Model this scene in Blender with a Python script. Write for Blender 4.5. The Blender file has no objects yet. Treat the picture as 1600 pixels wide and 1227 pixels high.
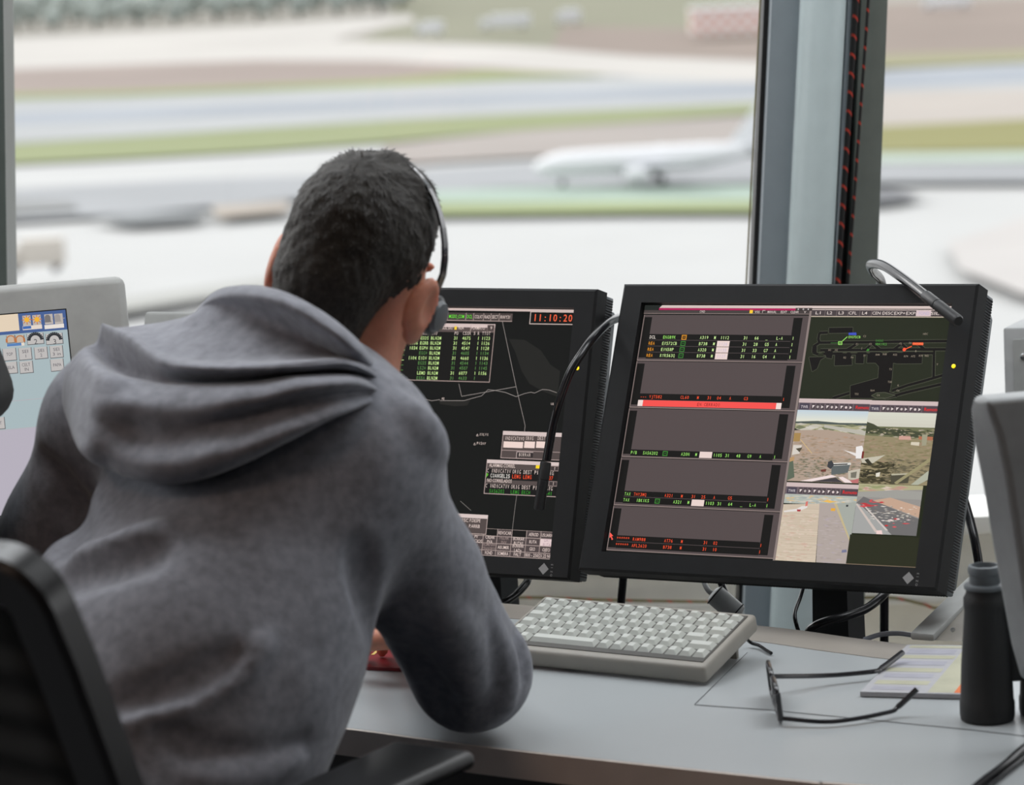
import bpy, bmesh, math, random
import numpy as np
from mathutils import Matrix, Vector

C = bpy.context.scene.collection
random.seed(7)
rng = np.random.default_rng(5)

# ------------------------------------------------------------------ camera, sky, exposure
FPX, HOR, ROLL, ZC = 5000.0, -190.0, math.radians(-2.5), 1.655
PITCH = math.atan((613.5 - HOR) / FPX)
_cp, _sp = math.cos(PITCH), math.sin(PITCH)
_cr, _sr = math.cos(ROLL), math.sin(ROLL)
_X, _UP, _FW = Vector((1, 0, 0)), Vector((0, _sp, _cp)), Vector((0, _cp, -_sp))
cam_d = bpy.data.cameras.new('camera')
cam_d.sensor_fit = 'HORIZONTAL'; cam_d.sensor_width = 36.0
cam_d.lens = FPX / 1600 * 36.0
cam_d.clip_start = 0.1; cam_d.clip_end = 6000
cam_d.dof.use_dof = True
cam_d.dof.focus_distance = 3.95
cam_d.dof.aperture_fstop = 5.6
cam_d.dof.aperture_blades = 8
cam = bpy.data.objects.new('camera', cam_d); C.objects.link(cam)
_r = _X * _cr + _UP * _sr
_u = -_X * _sr + _UP * _cr
_m = Matrix.Identity(4)
for i in range(3):
    _m[i][0], _m[i][1], _m[i][2] = _r[i], _u[i], -_FW[i]
_m[2][3] = ZC
cam.matrix_world = _m
bpy.context.scene.camera = cam

sc = bpy.context.scene
sc.view_settings.view_transform = 'Standard'
sc.view_settings.look = 'None'
sc.view_settings.gamma = 1.0
sc.view_settings.exposure = 0.0
sc.view_settings.use_curve_mapping = False

world = bpy.data.worlds.new('overcast_sky'); sc.world = world
world.use_nodes = True
_bg = world.node_tree.nodes['Background']
_bg.inputs['Color'].default_value = (0.97, 0.985, 1.0, 1)
_bg.inputs['Strength'].default_value = 1.75

def area(name, loc, target, size, power, color, size_y=None):
    l = bpy.data.lights.new(name, 'AREA'); l.energy = power; l.color = color
    l.shape = 'RECTANGLE'; l.size = size; l.size_y = size_y or size
    o = bpy.data.objects.new(name, l); C.objects.link(o)
    o.location = loc
    o.rotation_euler = (Vector(target) - Vector(loc)).to_track_quat('-Z', 'Y').to_euler()
    return o
sun_d = bpy.data.lights.new('veiled_sun', 'SUN'); sun_d.energy = 4.5; sun_d.angle = math.radians(45); sun_d.color = (1.0, .985, .97)
sun = bpy.data.objects.new('veiled_sun', sun_d); C.objects.link(sun)
sun.rotation_euler = (Vector((0, 0, 0)) - Vector((-.78, .42, .55))).to_track_quat('-Z', 'Y').to_euler()
# unseen warm fill lamps added overhead, to tint the back of the sweatshirt brown
area('warm_fill', (-1.5, 1.3, 2.90), (-1.2, 2.4, 0), 0.5, 7.5, (1.0, 0.66, 0.48))
area('warm_fill', (1.2, 0.9, 2.90), (1.0, 2.4, 0), 0.5, 3.5, (1.0, 0.80, 0.66))
# cool overhead fill lamps, unseen, added to brighten the desk and room
area('overhead_fill', (-.9, 3.9, 2.97), (-.9, 3.9, 0), 1.6, 34, (0.94, 0.97, 1.0), 1.2)
area('overhead_fill', (1.3, 3.7, 2.97), (1.3, 3.7, 0), 1.6, 34, (0.94, 0.97, 1.0), 1.2)

# ------------------------------------------------------------------ measuring helpers
def ray(px, py):
    u, v = px - 800.0, py - 613.5
    a = _cr * u + _sr * v; b = -_sr * u + _cr * v
    return _X * (a / FPX) + _FW + _UP * (-b / FPX)
def onz(px, py, z):                      # the place on a level surface at height z
    d = ray(px, py); t = (z - ZC) / d.z
    return Vector((0, 0, ZC)) + d * t
def aty(px, py, y):                      # the place at distance y into the room
    d = ray(px, py)
    return Vector((0, 0, ZC)) + d * (y / d.y)
def onplane(o, n, px, py):
    d = ray(px, py); c = Vector((0, 0, ZC))
    return c + d * ((o - c).dot(n) / d.dot(n))

# ------------------------------------------------------------------ colour and materials
def lin(c):
    return tuple(((x / 255 / 12.92) if x / 255 <= 0.04045 else ((x / 255 + 0.055) / 1.055) ** 2.4) for x in c)

def mat(name, rgb, rough=0.5, metal=0.0, spec=0.5, var=0.08, scale=30.0, bump=0.0, bscale=200.0,
        sss=0.0, sheen=0.0, coat=0.0, srgb=True, detail=3.0):
    m = bpy.data.materials.new(name); m.use_nodes = True
    nt = m.node_tree; b = nt.nodes['Principled BSDF']
    col = lin(rgb) if srgb else rgb
    tc = nt.nodes.new('ShaderNodeTexCoord')
    nz = nt.nodes.new('ShaderNodeTexNoise'); nz.inputs['Scale'].default_value = scale
    nz.inputs['Detail'].default_value = detail
    nt.links.new(tc.outputs['Object'], nz.inputs['Vector'])
    rp = nt.nodes.new('ShaderNodeValToRGB')
    rp.color_ramp.elements[0].position = 0.3; rp.color_ramp.elements[1].position = 0.7
    rp.color_ramp.elements[0].color = (*[max(0, c * (1 - var)) for c in col], 1)
    rp.color_ramp.elements[1].color = (*[min(1, c * (1 + var)) for c in col], 1)
    nt.links.new(nz.outputs['Fac'], rp.inputs['Fac'])
    nt.links.new(rp.outputs['Color'], b.inputs['Base Color'])
    b.inputs['Roughness'].default_value = rough
    b.inputs['Metallic'].default_value = metal
    b.inputs['Specular IOR Level'].default_value = spec
    if sss:
        b.inputs['Subsurface Weight'].default_value = sss
        b.inputs['Subsurface Radius'].default_value = (0.9, 0.25, 0.12)
        b.inputs['Subsurface Scale'].default_value = 0.012
    if sheen:
        b.inputs['Sheen Weight'].default_value = sheen
        b.inputs['Sheen Roughness'].default_value = 0.45
    if coat:
        b.inputs['Coat Weight'].default_value = coat
    if bump:
        n2 = nt.nodes.new('ShaderNodeTexNoise'); n2.inputs['Scale'].default_value = bscale
        n2.inputs['Detail'].default_value = 4
        nt.links.new(tc.outputs['Object'], n2.inputs['Vector'])
        bp = nt.nodes.new('ShaderNodeBump'); bp.inputs['Strength'].default_value = bump
        bp.inputs['Distance'].default_value = 0.002
        nt.links.new(n2.outputs['Fac'], bp.inputs['Height'])
        nt.links.new(bp.outputs['Normal'], b.inputs['Normal'])
    return m

def glow_mat(name):                      # a lit display: each face gives off its own colour
    m = bpy.data.materials.new(name); m.use_nodes = True
    nt = m.node_tree; b = nt.nodes['Principled BSDF']
    at = nt.nodes.new('ShaderNodeAttribute'); at.attribute_name = 'pixel'
    b.inputs['Base Color'].default_value = (0.003, 0.003, 0.003, 1)
    b.inputs['Roughness'].default_value = 0.45
    b.inputs['Specular IOR Level'].default_value = 0.07
    nt.links.new(at.outputs['Color'], b.inputs['Emission Color'])
    b.inputs['Emission Strength'].default_value = 1.0
    return m

def glass_mat(name, refl=0.06, tint=(1, 1, 1)):
    m = bpy.data.materials.new(name); m.use_nodes = True
    nt = m.node_tree; nt.nodes.remove(nt.nodes['Principled BSDF'])
    out = nt.nodes['Material Output']
    tr = nt.nodes.new('ShaderNodeBsdfTransparent'); tr.inputs['Color'].default_value = (*tint, 1)
    gl = nt.nodes.new('ShaderNodeBsdfGlossy'); gl.inputs['Roughness'].default_value = 0.02
    lw = nt.nodes.new('ShaderNodeFresnel'); lw.inputs['IOR'].default_value = 1.0 + refl * 5
    mx = nt.nodes.new('ShaderNodeMixShader')
    nt.links.new(lw.outputs['Fac'], mx.inputs['Fac'])
    nt.links.new(tr.outputs[0], mx.inputs[1]); nt.links.new(gl.outputs[0], mx.inputs[2])
    nt.links.new(mx.outputs[0], out.inputs['Surface'])
    return m

M = {}
M['black'] = mat('black_plastic', (40, 41, 42), 0.42, spec=0.35)
M['bezel'] = mat('monitor_black_plastic', (33, 34, 35), 0.5, spec=0.22, bump=0.05, bscale=900)
M['vent'] = mat('monitor_side_plastic', (96, 102, 106), 0.4)
M['slot'] = mat('dark_slot', (14, 14, 15), 0.7)
M['grey'] = mat('light_grey_plastic', (160, 161, 158), 0.45)
M['grey2'] = mat('mid_grey_plastic', (150, 152, 150), 0.5)
M['grey3'] = mat('cool_grey_screen_glass', (150, 160, 164), 0.3)
M['desk'] = mat('desk_laminate', (166, 171, 173), 0.33, spec=0.5, var=0.03, scale=4, bump=0.02, bscale=600)
M['edge'] = mat('desk_edge_band', (226, 215, 206), 0.45, var=0.12, scale=8)
M['mat_band'] = mat('desk_back_band', (146, 140, 132), 0.5, var=0.1, scale=10)
M['steel'] = mat('brushed_steel', (170, 172, 174), 0.3, metal=0.9)
M['cable'] = mat('cable_rubber', (18, 18, 21), 0.22, spec=0.4)
M['gcable'] = mat('grey_cable_rubber', (160, 163, 162), 0.4)
M['white'] = mat('white_paint', (240, 240, 236), 0.45, var=0.03)
M['cream'] = mat('cream_wall_panel', (242, 239, 230), 0.55, var=0.04)
M['slate'] = mat('slate_painted_metal', (150, 160, 166), 0.4, var=0.03)
M['column'] = mat('pale_painted_column', (198, 212, 213), 0.32, var=0.03)
M['frame'] = mat('window_frame_metal', (112, 118, 112), 0.25, var=0.05, spec=0.6)
M['frame_dark'] = mat('dark_frame_paint', (84, 92, 88), 0.35, var=0.05)  # darker grey-green paint for the left-hand frame
M['panel_dark'] = mat('dark_grey_laminate', (74, 74, 76), 0.6)
M['gasket'] = mat('dark_gasket', (34, 33, 33), 0.5)
M['carpet'] = mat('carpet', (70, 72, 76), 0.95, var=0.2, scale=80, bump=0.4)
M['ceil'] = mat('ceiling_panel', (190, 190, 188), 0.8, var=0.04)
M['wall'] = mat('wall_paint', (122, 112, 106), 0.7, var=0.05)
M['glass'] = glass_mat('window_glass', 0.05)
M['lens'] = glass_mat('spectacle_lens', 0.09)

# ------------------------------------------------------------------ mesh helpers
MAT_OF = {}                              # root object -> world matrix (no depsgraph needed)

def thing(name, label, cat, m=None, group=None):
    o = bpy.data.objects.new(name, None); C.objects.link(o)
    o.empty_display_size = 0.05
    if m is None: m = Matrix.Identity(4)
    elif not isinstance(m, Matrix): m = Matrix.Translation(Vector(m))
    o.matrix_world = m; MAT_OF[o] = m.copy()
    return tag(o, label, cat, group)
def tag(o, label=None, cat=None, group=None, kind=None):
    if label: o['label'] = label
    if cat: o['category'] = cat
    if group: o['group'] = group
    if kind: o['kind'] = kind
    return o

def catmull(pts, n=8):
    P = [Vector(p) for p in pts]
    P = [P[0] * 2 - P[1]] + P + [P[-1] * 2 - P[-2]]
    out = []
    for i in range(1, len(P) - 2):
        for k in range(n):
            t = k / n
            a, b, c, d = P[i - 1], P[i], P[i + 1], P[i + 2]
            out.append(0.5 * ((2 * b) + (c - a) * t + (2 * a - 5 * b + 4 * c - d) * t * t + (3 * b - a - 3 * c + d) * t ** 3))
    out.append(P[-2]); return out

class MB:
    def __init__(s): s.v = []; s.f = []; s.mi = []; s.col = []
    def add(s, vs, fs, mi=0, col=None):
        o = len(s.v); s.v += [Vector(v) for v in vs]
        for f in fs:
            s.f.append([o + i for i in f]); s.mi.append(mi); s.col.append(col)
        return s
    def box(s, c, size, bev=0.0, seg=2, R=None, mi=0):
        bm = bmesh.new(); bmesh.ops.create_cube(bm, size=1)
        for v in bm.verts: v.co = Vector((v.co.x * size[0], v.co.y * size[1], v.co.z * size[2]))
        if bev > 0:
            bmesh.ops.bevel(bm, geom=bm.edges[:], offset=bev, segments=seg, profile=0.5, affect='EDGES', clamp_overlap=True)
        T = Matrix.Translation(Vector(c)) @ (R.to_4x4() if R else Matrix.Identity(4))
        bm.verts.index_update()
        s.add([T @ v.co for v in bm.verts], [[v.index for v in f.verts] for f in bm.faces], mi)
        bm.free(); return s
    def tube(s, pts, r, n=10, mi=0, cap=True):
        P = [Vector(p) for p in pts]; rs = r if hasattr(r, '__len__') else [r] * len(P)
        vs = []; fs = []; prev = None
        for i, p in enumerate(P):
            t = (P[min(i + 1, len(P) - 1)] - P[max(i - 1, 0)]).normalized()
            if prev is None:
                a = Vector((0, 0, 1)) if abs(t.z) < 0.9 else Vector((1, 0, 0))
                u = t.cross(a).normalized()
            else: u = (prev - t * prev.dot(t)).normalized()
            prev = u; w = t.cross(u)
            for k in range(n):
                g = 2 * math.pi * k / n
                vs.append(p + (u * math.cos(g) + w * math.sin(g)) * rs[i])
        for i in range(len(P) - 1):
            for k in range(n):
                fs.append([i * n + k, i * n + (k + 1) % n, (i + 1) * n + (k + 1) % n, (i + 1) * n + k])
        if cap:
            fs.append(list(range(n))[::-1]); fs.append([(len(P) - 1) * n + k for k in range(n)])
        return s.add(vs, fs, mi)
    def lathe(s, prof, o=(0, 0, 0), R=None, n=32, mi=0):
        o = Vector(o); R = R or Matrix.Identity(3); vs = []; fs = []
        for (r, z) in prof:
            for k in range(n):
                g = 2 * math.pi * k / n
                vs.append(o + R @ Vector((r * math.cos(g), r * math.sin(g), z)))
        for i in range(len(prof) - 1):
            for k in range(n):
                fs.append([i * n + k, i * n + (k + 1) % n, (i + 1) * n + (k + 1) % n, (i + 1) * n + k])
        if prof[0][0] > 1e-6: fs.append(list(range(n))[::-1])
        if prof[-1][0] > 1e-6: fs.append([(len(prof) - 1) * n + k for k in range(n)])
        return s.add(vs, fs, mi)
    def prism(s, poly, z0, z1, mi=0, R=None, o=(0, 0, 0)):
        n = len(poly); o = Vector(o); R = R or Matrix.Identity(3)
        area2 = sum(poly[i][0] * poly[(i + 1) % n][1] - poly[(i + 1) % n][0] * poly[i][1] for i in range(n))
        if area2 < 0: poly = poly[::-1]
        vs = [o + R @ Vector((p[0], p[1], z0)) for p in poly] + [o + R @ Vector((p[0], p[1], z1)) for p in poly]
        fs = [list(range(n))[::-1], list(range(n, 2 * n))] + [[i, (i + 1) % n, n + (i + 1) % n, n + i] for i in range(n)]
        return s.add(vs, fs, mi)
    def build(s, name, mats, parent=None, smooth=True, world=True, sharp=0.7):
        me = bpy.data.meshes.new(name)
        vs = s.v
        if parent is not None and world:
            r = parent
            while r not in MAT_OF: r = r.parent
            inv = MAT_OF[r].inverted(); vs = [inv @ v for v in vs]
        me.from_pydata([tuple(v) for v in vs], [], s.f)
        for m in (mats if isinstance(mats, (list, tuple)) else [mats]): me.materials.append(m)
        me.polygons.foreach_set('material_index', s.mi)
        if any(c is not None for c in s.col):
            at = me.color_attributes.new('pixel', 'FLOAT_COLOR', 'CORNER')
            data = []
            for f, c in zip(s.f, s.col):
                data += list((*(c or (0, 0, 0)), 1.0)) * len(f)
            at.data.foreach_set('color', data)
        if smooth:
            me.polygons.foreach_set('use_smooth', [True] * len(s.f))
            me.set_sharp_from_angle(angle=sharp)
        me.update()
        o = bpy.data.objects.new(name, me); C.objects.link(o)
        if parent is not None: o.parent = parent
        return o

def structure(name, mb, m, **k):
    return tag(mb.build(name, m, **k), kind='structure')

def copy_tree(o, parent=None):
    c = o.copy(); C.objects.link(c)
    if parent is not None: c.parent = parent
    for ch in list(o.children): copy_tree(ch, c)
    return c

def axes(yaw, t=0.0, r=0.0):             # u right, v up, n out of the face (towards its viewer)
    yaw, t, r = map(math.radians, (yaw, t, r))
    u = Vector((math.cos(yaw), -math.sin(yaw), 0)); b = Vector((math.sin(yaw), math.cos(yaw), 0))
    v = Vector((0, 0, math.cos(t))) + b * math.sin(t)
    u, v = u * math.cos(r) + v * math.sin(r), v * math.cos(r) - u * math.sin(r)
    return u, v, u.cross(v)
def frame_matrix(o, u, v, n):
    m = Matrix.Identity(4)
    for i in range(3): m[i][0], m[i][1], m[i][2], m[i][3] = u[i], v[i], n[i], o[i]
    return m

# ------------------------------------------------------------------ lettering
_GL = {}
def glyph(ch, bold=False):
    key = (ch, bold)
    if key not in _GL:
        cu = bpy.data.curves.new('glyph', 'FONT'); cu.body = ch; cu.resolution_u = 2; cu.size = 1.0
        if bold: cu.offset = 0.005
        ob = bpy.data.objects.new('glyph', cu)
        me = ob.to_mesh()
        vs = [(v.co.x, v.co.y) for v in me.vertices]; fs = [list(p.vertices) for p in me.polygons]
        ob.to_mesh_clear(); bpy.data.objects.remove(ob); bpy.data.curves.remove(cu)
        _GL[key] = (vs, fs)
    return _GL[key]

class Display:                           # flat picture on a display, drawn in the plane of its glass
    def __init__(s, o, u, v, n, w, h):
        s.o, s.u, s.v, s.n, s.w, s.h = o, u, v, n, w, h; s.mb = MB(); s.z = 0.0
    def at(s, px, py):
        p = onplane(s.o, s.n, px, py) - s.o
        x, y = p.dot(s.u), p.dot(s.v)
        return (min(max(x, -s.w / 2), s.w / 2), min(max(y, -s.h / 2), s.h / 2))
    def poly(s, xy, col, raw=False):
        s.z += 2.5e-6
        pts = xy if raw else [s.at(*q) for q in xy]
        a = sum(pts[i][0] * pts[(i + 1) % len(pts)][1] - pts[(i + 1) % len(pts)][0] * pts[i][1] for i in range(len(pts)))
        if a < 0: pts = pts[::-1]
        s.mb.add([(x, y, s.z) for x, y in pts], [list(range(len(pts)))], 0, lin(col)); return s
    def rect(s, x0, y0, x1, y1, col):    # in metres
        return s.poly([(x0, y0), (x1, y0), (x1, y1), (x0, y1)], col, raw=True)
    def box(s, a, b, col):               # by top-left and bottom-right points
        (x0, y1), (x1, y0) = s.at(*a), s.at(*b)
        return s.rect(x0, y0, x1, y1, col)
    def outline(s, a, b, col, t=0.0006):
        (x0, y1), (x1, y0) = s.at(*a), s.at(*b)
        s.rect(x0, y0, x1, y0 + t, col); s.rect(x0, y1 - t, x1, y1, col)
        s.rect(x0, y0, x0 + t, y1, col); s.rect(x1 - t, y0, x1, y1, col); return s
    def line(s, pts, col, t=0.0006, raw=False):
        P = pts if raw else [s.at(*q) for q in pts]
        for (ax, ay), (bx, by) in zip(P, P[1:]):
            d = math.hypot(bx - ax, by - ay)
            if d < 1e-7: continue
            nx, ny = -(by - ay) / d * t / 2, (bx - ax) / d * t / 2
            s.poly([(ax + nx, ay + ny), (bx + nx, by + ny), (bx - nx, by - ny), (ax - nx, ay - ny)], col, raw=True)
        return s
    def text(s, px, py, txt, col, h=0.0042, cw=None, align='l', bold=False, raw=False, width=None):
        """px,py: baseline start. cw: fixed character cell; otherwise natural spacing (optionally fitted to width)."""
        x, y = (px, py) if raw else s.at(px, py)
        s.z += 2.5e-6; sc_ = h / 0.70
        if cw:
            if align == 'c': x -= cw * len(txt) / 2
            elif align == 'r': x -= cw * len(txt)
            for i, ch in enumerate(txt):
                if ch == ' ': continue
                vs, fs = glyph(ch, bold)
                if not vs: continue
                x0 = min(q[0] for q in vs); x1 = max(q[0] for q in vs); gw = max(x1 - x0, 1e-6)
                kx = min(sc_, cw * 0.72 / gw) if ch not in '.:-_|1I' else min(sc_, cw * 0.7 / gw)
                if ch == '_': kx = cw * 0.95 / gw
                off = x + i * cw + (cw - gw * kx) / 2 - x0 * kx
                s.mb.add([(off + a * kx, y + b * sc_, s.z) for a, b in vs], fs, 0, lin(col))
        else:
            vs, fs = glyph(txt, bold)
            if not vs: return s
            w = max(q[0] for q in vs); kx = sc_ if width is None else width / w
            if align == 'c': x -= w * kx / 2
            elif align == 'r': x -= w * kx
            s.mb.add([(x + a * kx, y + b * sc_, s.z) for a, b in vs], fs, 0, lin(col))
        return s

# ------------------------------------------------------------------ the airfield far below the tower
G = -48.0
def albedo(rgb, k=2.44):                 # surface colour seen as rgb in open daylight
    return tuple(min(0.85, c / k) for c in lin(rgb))
_lay = [0]
def ground_patch(name, px_poly, rgb, var=0.06, scale=0.02):
    _lay[0] += 1
    z = G + 0.06 * _lay[0]
    pts = [onz(x, y, z) for x, y in px_poly]
    mb = MB(); mb.prism([(p.x, p.y) for p in pts], z - 0.05, z)
    m = mat(name + '_surface', albedo(rgb), 0.9, spec=0.1, var=var, scale=scale, srgb=False)
    return structure(name, mb, m, smooth=False)

mb = MB(); mb.prism([(-2500, 60), (2500, 60), (2500, 4000), (-2500, 4000)], G - 1, G)
structure('ground_apron', mb, mat('pale_apron', albedo((236, 237, 236)), 0.9, spec=0.1, var=0.03, scale=0.03, srgb=False), smooth=False)
XL, XR = -420, 2050
# far grass with the wood behind it
ground_patch('ground_far_grass', [(XL, -60), (XR, -130), (XR, 110), (1180, 128), (800, 108), (400, 98), (XL, 130)], (196, 192, 182))
ground_patch('ground_olive_field', [(620, -60), (1300, -80), (1300, 60), (1000, 78), (800, 70), (660, 62), (560, 64), (610, 40)], (172, 172, 150))
ground_patch('ground_brown_field', [(880, 40), (1100, 45), (1300, 30), (1300, 98), (1000, 88), (860, 74)], (180, 166, 156))
ground_patch('ground_road_pale', [(XL, 92), (0, 60), (200, 50), (400, 40), (640, 22), (650, 34), (560, 50), (520, 62), (800, 72), (1000, 88), (1260, 98),
             (1260, 134), (1000, 121), (800, 107), (600, 96), (400, 94), (200, 101), (0, 109), (XL, 140)], (238, 234, 228))
ground_patch('ground_brown_strip', [(XL, 136), (0, 109), (200, 101), (400, 94), (600, 95), (800, 107), (930, 117), (800, 124), (600, 135), (400, 142), (200, 150), (0, 156), (XL, 184)], (190, 176, 168))
ground_patch('ground_grass_strip', [(XL, 172), (0, 147), (200, 142), (400, 133), (600, 124), (760, 110), (960, 118), (800, 124), (600, 135), (400, 142), (200, 150), (0, 156), (XL, 184)], (176, 186, 132))
ground_patch('road_runway', [(XL, 184), (0, 157), (200, 151), (400, 143), (600, 135), (800, 125), (960, 120), (1180, 128), (1400, 108), (1700, 92), (XR, 80),
             (XR, 120), (1600, 140), (1400, 146), (1180, 161), (1000, 169), (800, 178), (600, 188), (400, 200), (200, 213), (0, 225), (XL, 255)], (214, 217, 218))
ground_patch('road_runway_centre', [(XL, 210), (0, 178), (400, 163), (800, 146), (1180, 130), (1400, 112), (XR, 86), (XR, 108), (1400, 136), (1180, 148), (800, 160), (400, 178), (0, 196), (XL, 226)], (196, 203, 212))
ground_patch('ground_grass_verge', [(XL, 255), (0, 226), (200, 214), (400, 201), (600, 189), (800, 179), (1000, 170), (1180, 162), (1260, 158), (1260, 172), (1180, 176), (1000, 190),
             (800, 204), (600, 222), (400, 236), (200, 247), (0, 257), (XL, 290)], (178, 187, 142))
ground_patch('ground_pink_earth', [(600, 226), (800, 205), (1000, 191), (1260, 174), (1260, 240), (1000, 238), (800, 246), (600, 258)], (204, 196, 190))
ground_patch('ground_pale_earth', [(1320, 146), (1600, 138), (XR, 125), (XR, 180), (1600, 192), (1320, 206)], (222, 214, 206))
ground_patch('ground_brown_verge', [(1320, 60), (1320, 8), (XR, -20), (XR, 70), (1600, 86), (1320, 98)], (182, 168, 158))
ground_patch('ground_green_verge', [(1320, 88), (1600, 78), (XR, 66), (XR, 80), (1600, 96), (1320, 108)], (186, 184, 150))
ground_patch('ground_right_grass', [(1320, 200), (1600, 186), (XR, 172), (XR, 215), (1600, 234), (1320, 238)], (174, 172, 120))
ground_patch('road_taxiway', [(XL, 330), (0, 296), (300, 280), (600, 270), (800, 256), (1180, 246), (1600, 254), (XR, 250), (XR, 286), (1600, 284), (1180, 286),
             (800, 292), (450, 312), (200, 334), (0, 345), (XL, 380)], (200, 203, 206))
ground_patch('ground_pale_green', [(560, 302), (800, 294), (1300, 288), (1300, 312), (1000, 314), (690, 316), (560, 320)], (206, 226, 212))
ground_patch('ground_green_line', [(560, 320), (690, 317), (1000, 314), (1300, 313), (1300, 330), (1000, 331), (690, 335), (560, 340)], (188, 200, 152))
ground_patch('ground_mint_strip', [(1320, 240), (1600, 236), (XR, 218), (XR, 236), (1600, 252), (1320, 254)], (214, 228, 214))
ground_patch('ground_dark_patch', [(1300, 292), (1400, 296), (1440, 304), (1400, 314), (1300, 322)], (150, 152, 156))
ground_patch('ground_grey_patch', [(140, 342), (220, 332), (330, 330), (300, 344), (200, 350)], (168, 172, 174))  # darker grey smudge on the apron
ground_patch('ground_grey_strip', [(XL, 330), (0, 312), (110, 314), (120, 326), (0, 334), (XL, 350)], (176, 178, 178))  # dull grey smudge across the left of the apron
ground_patch('ground_sandy_patch', [(330, 322), (450, 314), (450, 330), (340, 340)], (212, 202, 190))
ground_patch('road_service', [(XL, 520), (0, 494), (300, 450), (440, 430), (440, 444), (300, 466), (0, 520), (XL, 550)], (214, 215, 210))
ground_patch('ground_rosy_patch', [(1480, 380), (1600, 340), (XR, 330), (XR, 470), (1600, 460), (1500, 420)], (236, 232, 229))

# parked vehicles, a beige hut and the checked hut, all far off
M['vehicle_white'] = mat('vehicle_white_paint', (0.50, 0.51, 0.53), 0.4, srgb=False, var=0.03)
M['vehicle_beige'] = mat('vehicle_beige_paint', (0.42, 0.39, 0.35), 0.5, srgb=False)
M['tyre'] = mat('tyre_rubber', (0.03, 0.03, 0.03), 0.8, srgb=False)
M['vehicle_glass'] = mat('vehicle_dark_glass', (0.05, 0.06, 0.07), 0.2, srgb=False)
def truck(px, py, L, H, label, paint, group=None):
    p = onz(px, py, G + 2)
    p.z = G + 2
    t = thing('service_truck', label, 'truck', p, group)
    b = MB(); b.box((L * 0.1, 0, H * 0.58), (L * 0.74, 2.6, H * 0.75), 0.15); b.build('cargo_body', paint, t, world=False)
    c = MB(); c.box((-L * 0.38, 0, H * 0.44), (L * 0.2, 2.4, H * 0.55), 0.25); cb = c.build('cab', paint, t, world=False)
    w = MB(); w.box((-L * 0.45, 0, H * 0.55), (L * 0.08, 2.1, H * 0.2), 0.05); w.build('windscreen', M['vehicle_glass'], cb, world=False)
    for sx in (-0.36, 0.32):
        for sy in (-1, 1):
            w = MB(); w.lathe([(0.2, -0.15), (0.5, -0.15), (0.5, 0.15), (0.2, 0.15)], (L * sx, sy * 1.1, 0.5), Matrix.Rotation(math.pi / 2, 3, 'X'), 16)
            w.build('wheel', M['tyre'], t, world=False)
    return t
truck(790, 46, 17, 5.0, 'long white truck parked far off on the field, left of the shorter one', M['vehicle_white'])
truck(888, 38, 8.5, 5.0, 'short white truck parked far off, right of the long white one', M['vehicle_white'])
truck(672, 56, 9, 4.6, 'pale truck beside the end of the pale road, nearest the wood', M['vehicle_white'])
truck(60, 425, 7.5, 4.6, 'beige service truck on the apron beyond the left touch panel', M['vehicle_beige'])
truck(1480, 14, 16, 4.0, 'white truck far off, seen through the right-hand window', M['vehicle_white'])

p = onz(1140, 50, G + 2); p.z = G + 2
t = thing('checked_hut', 'white and red checked hut far off beside the window post', 'hut', p)
m_chk = bpy.data.materials.new('red_white_checks'); m_chk.use_nodes = True
nt = m_chk.node_tree; ck = nt.nodes.new('ShaderNodeTexChecker'); tc = nt.nodes.new('ShaderNodeTexCoord')
ck.inputs['Scale'].default_value = 0.5
ck.inputs['Color1'].default_value = (0.60, 0.58, 0.57, 1); ck.inputs['Color2'].default_value = (0.48, 0.26, 0.22, 1)
nt.links.new(tc.outputs['Object'], ck.inputs['Vector']); nt.links.new(ck.outputs['Color'], nt.nodes['Principled BSDF'].inputs['Base Color'])
b = MB(); b.box((0, 0, 3.6), (23, 10, 7.0)); b.build('wall', m_chk, t, world=False)
b = MB(); b.box((0, 0, 7.25), (23.6, 10.6, 0.5)); b.build('roof', M['vehicle_white'], t, world=False)

# the airliner on the taxiway
M['plane'] = mat('airliner_white_paint', (0.56, 0.57, 0.59), 0.35, srgb=False, var=0.02)
M['plane_grey'] = mat('airliner_grey_metal', (0.40, 0.42, 0.45), 0.35, srgb=False)
pp = onz(1022, 280, G + 2); pp.z = G + 1.6
RZ = Matrix.Rotation(math.radians(180 + 6), 4, 'Z')
plane = thing('airliner', 'white airliner taxiing on the airfield, its nose to the left', 'aeroplane', Matrix.Translation(pp) @ RZ)
fus = MB()
prof = [(-19, .15, 4.6), (-17, .6, 4.5), (-13, 1.35, 4.1), (-8, 1.95, 3.7), (0, 2.0, 3.6), (10, 2.0, 3.6), (14.5, 1.9, 3.55), (16.8, 1.5, 3.4), (18.2, .95, 3.25), (18.9, .25, 3.15)]
vs = []; fs = []; n = 24
for (x, r, z) in prof:
    for k in range(n):
        g = 2 * math.pi * k / n; vs.append((x, r * math.cos(g), z + r * math.sin(g)))
for i in range(len(prof) - 1):
    for k in range(n): fs.append([i * n + k, i * n + (k + 1) % n, (i + 1) * n + (k + 1) % n, (i + 1) * n + k])
fs += [list(range(n)), list(range((len(prof) - 1) * n, len(prof) * n))]
fus.add(vs, fs); fus.build('fuselage', M['plane'], plane, world=False)
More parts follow.
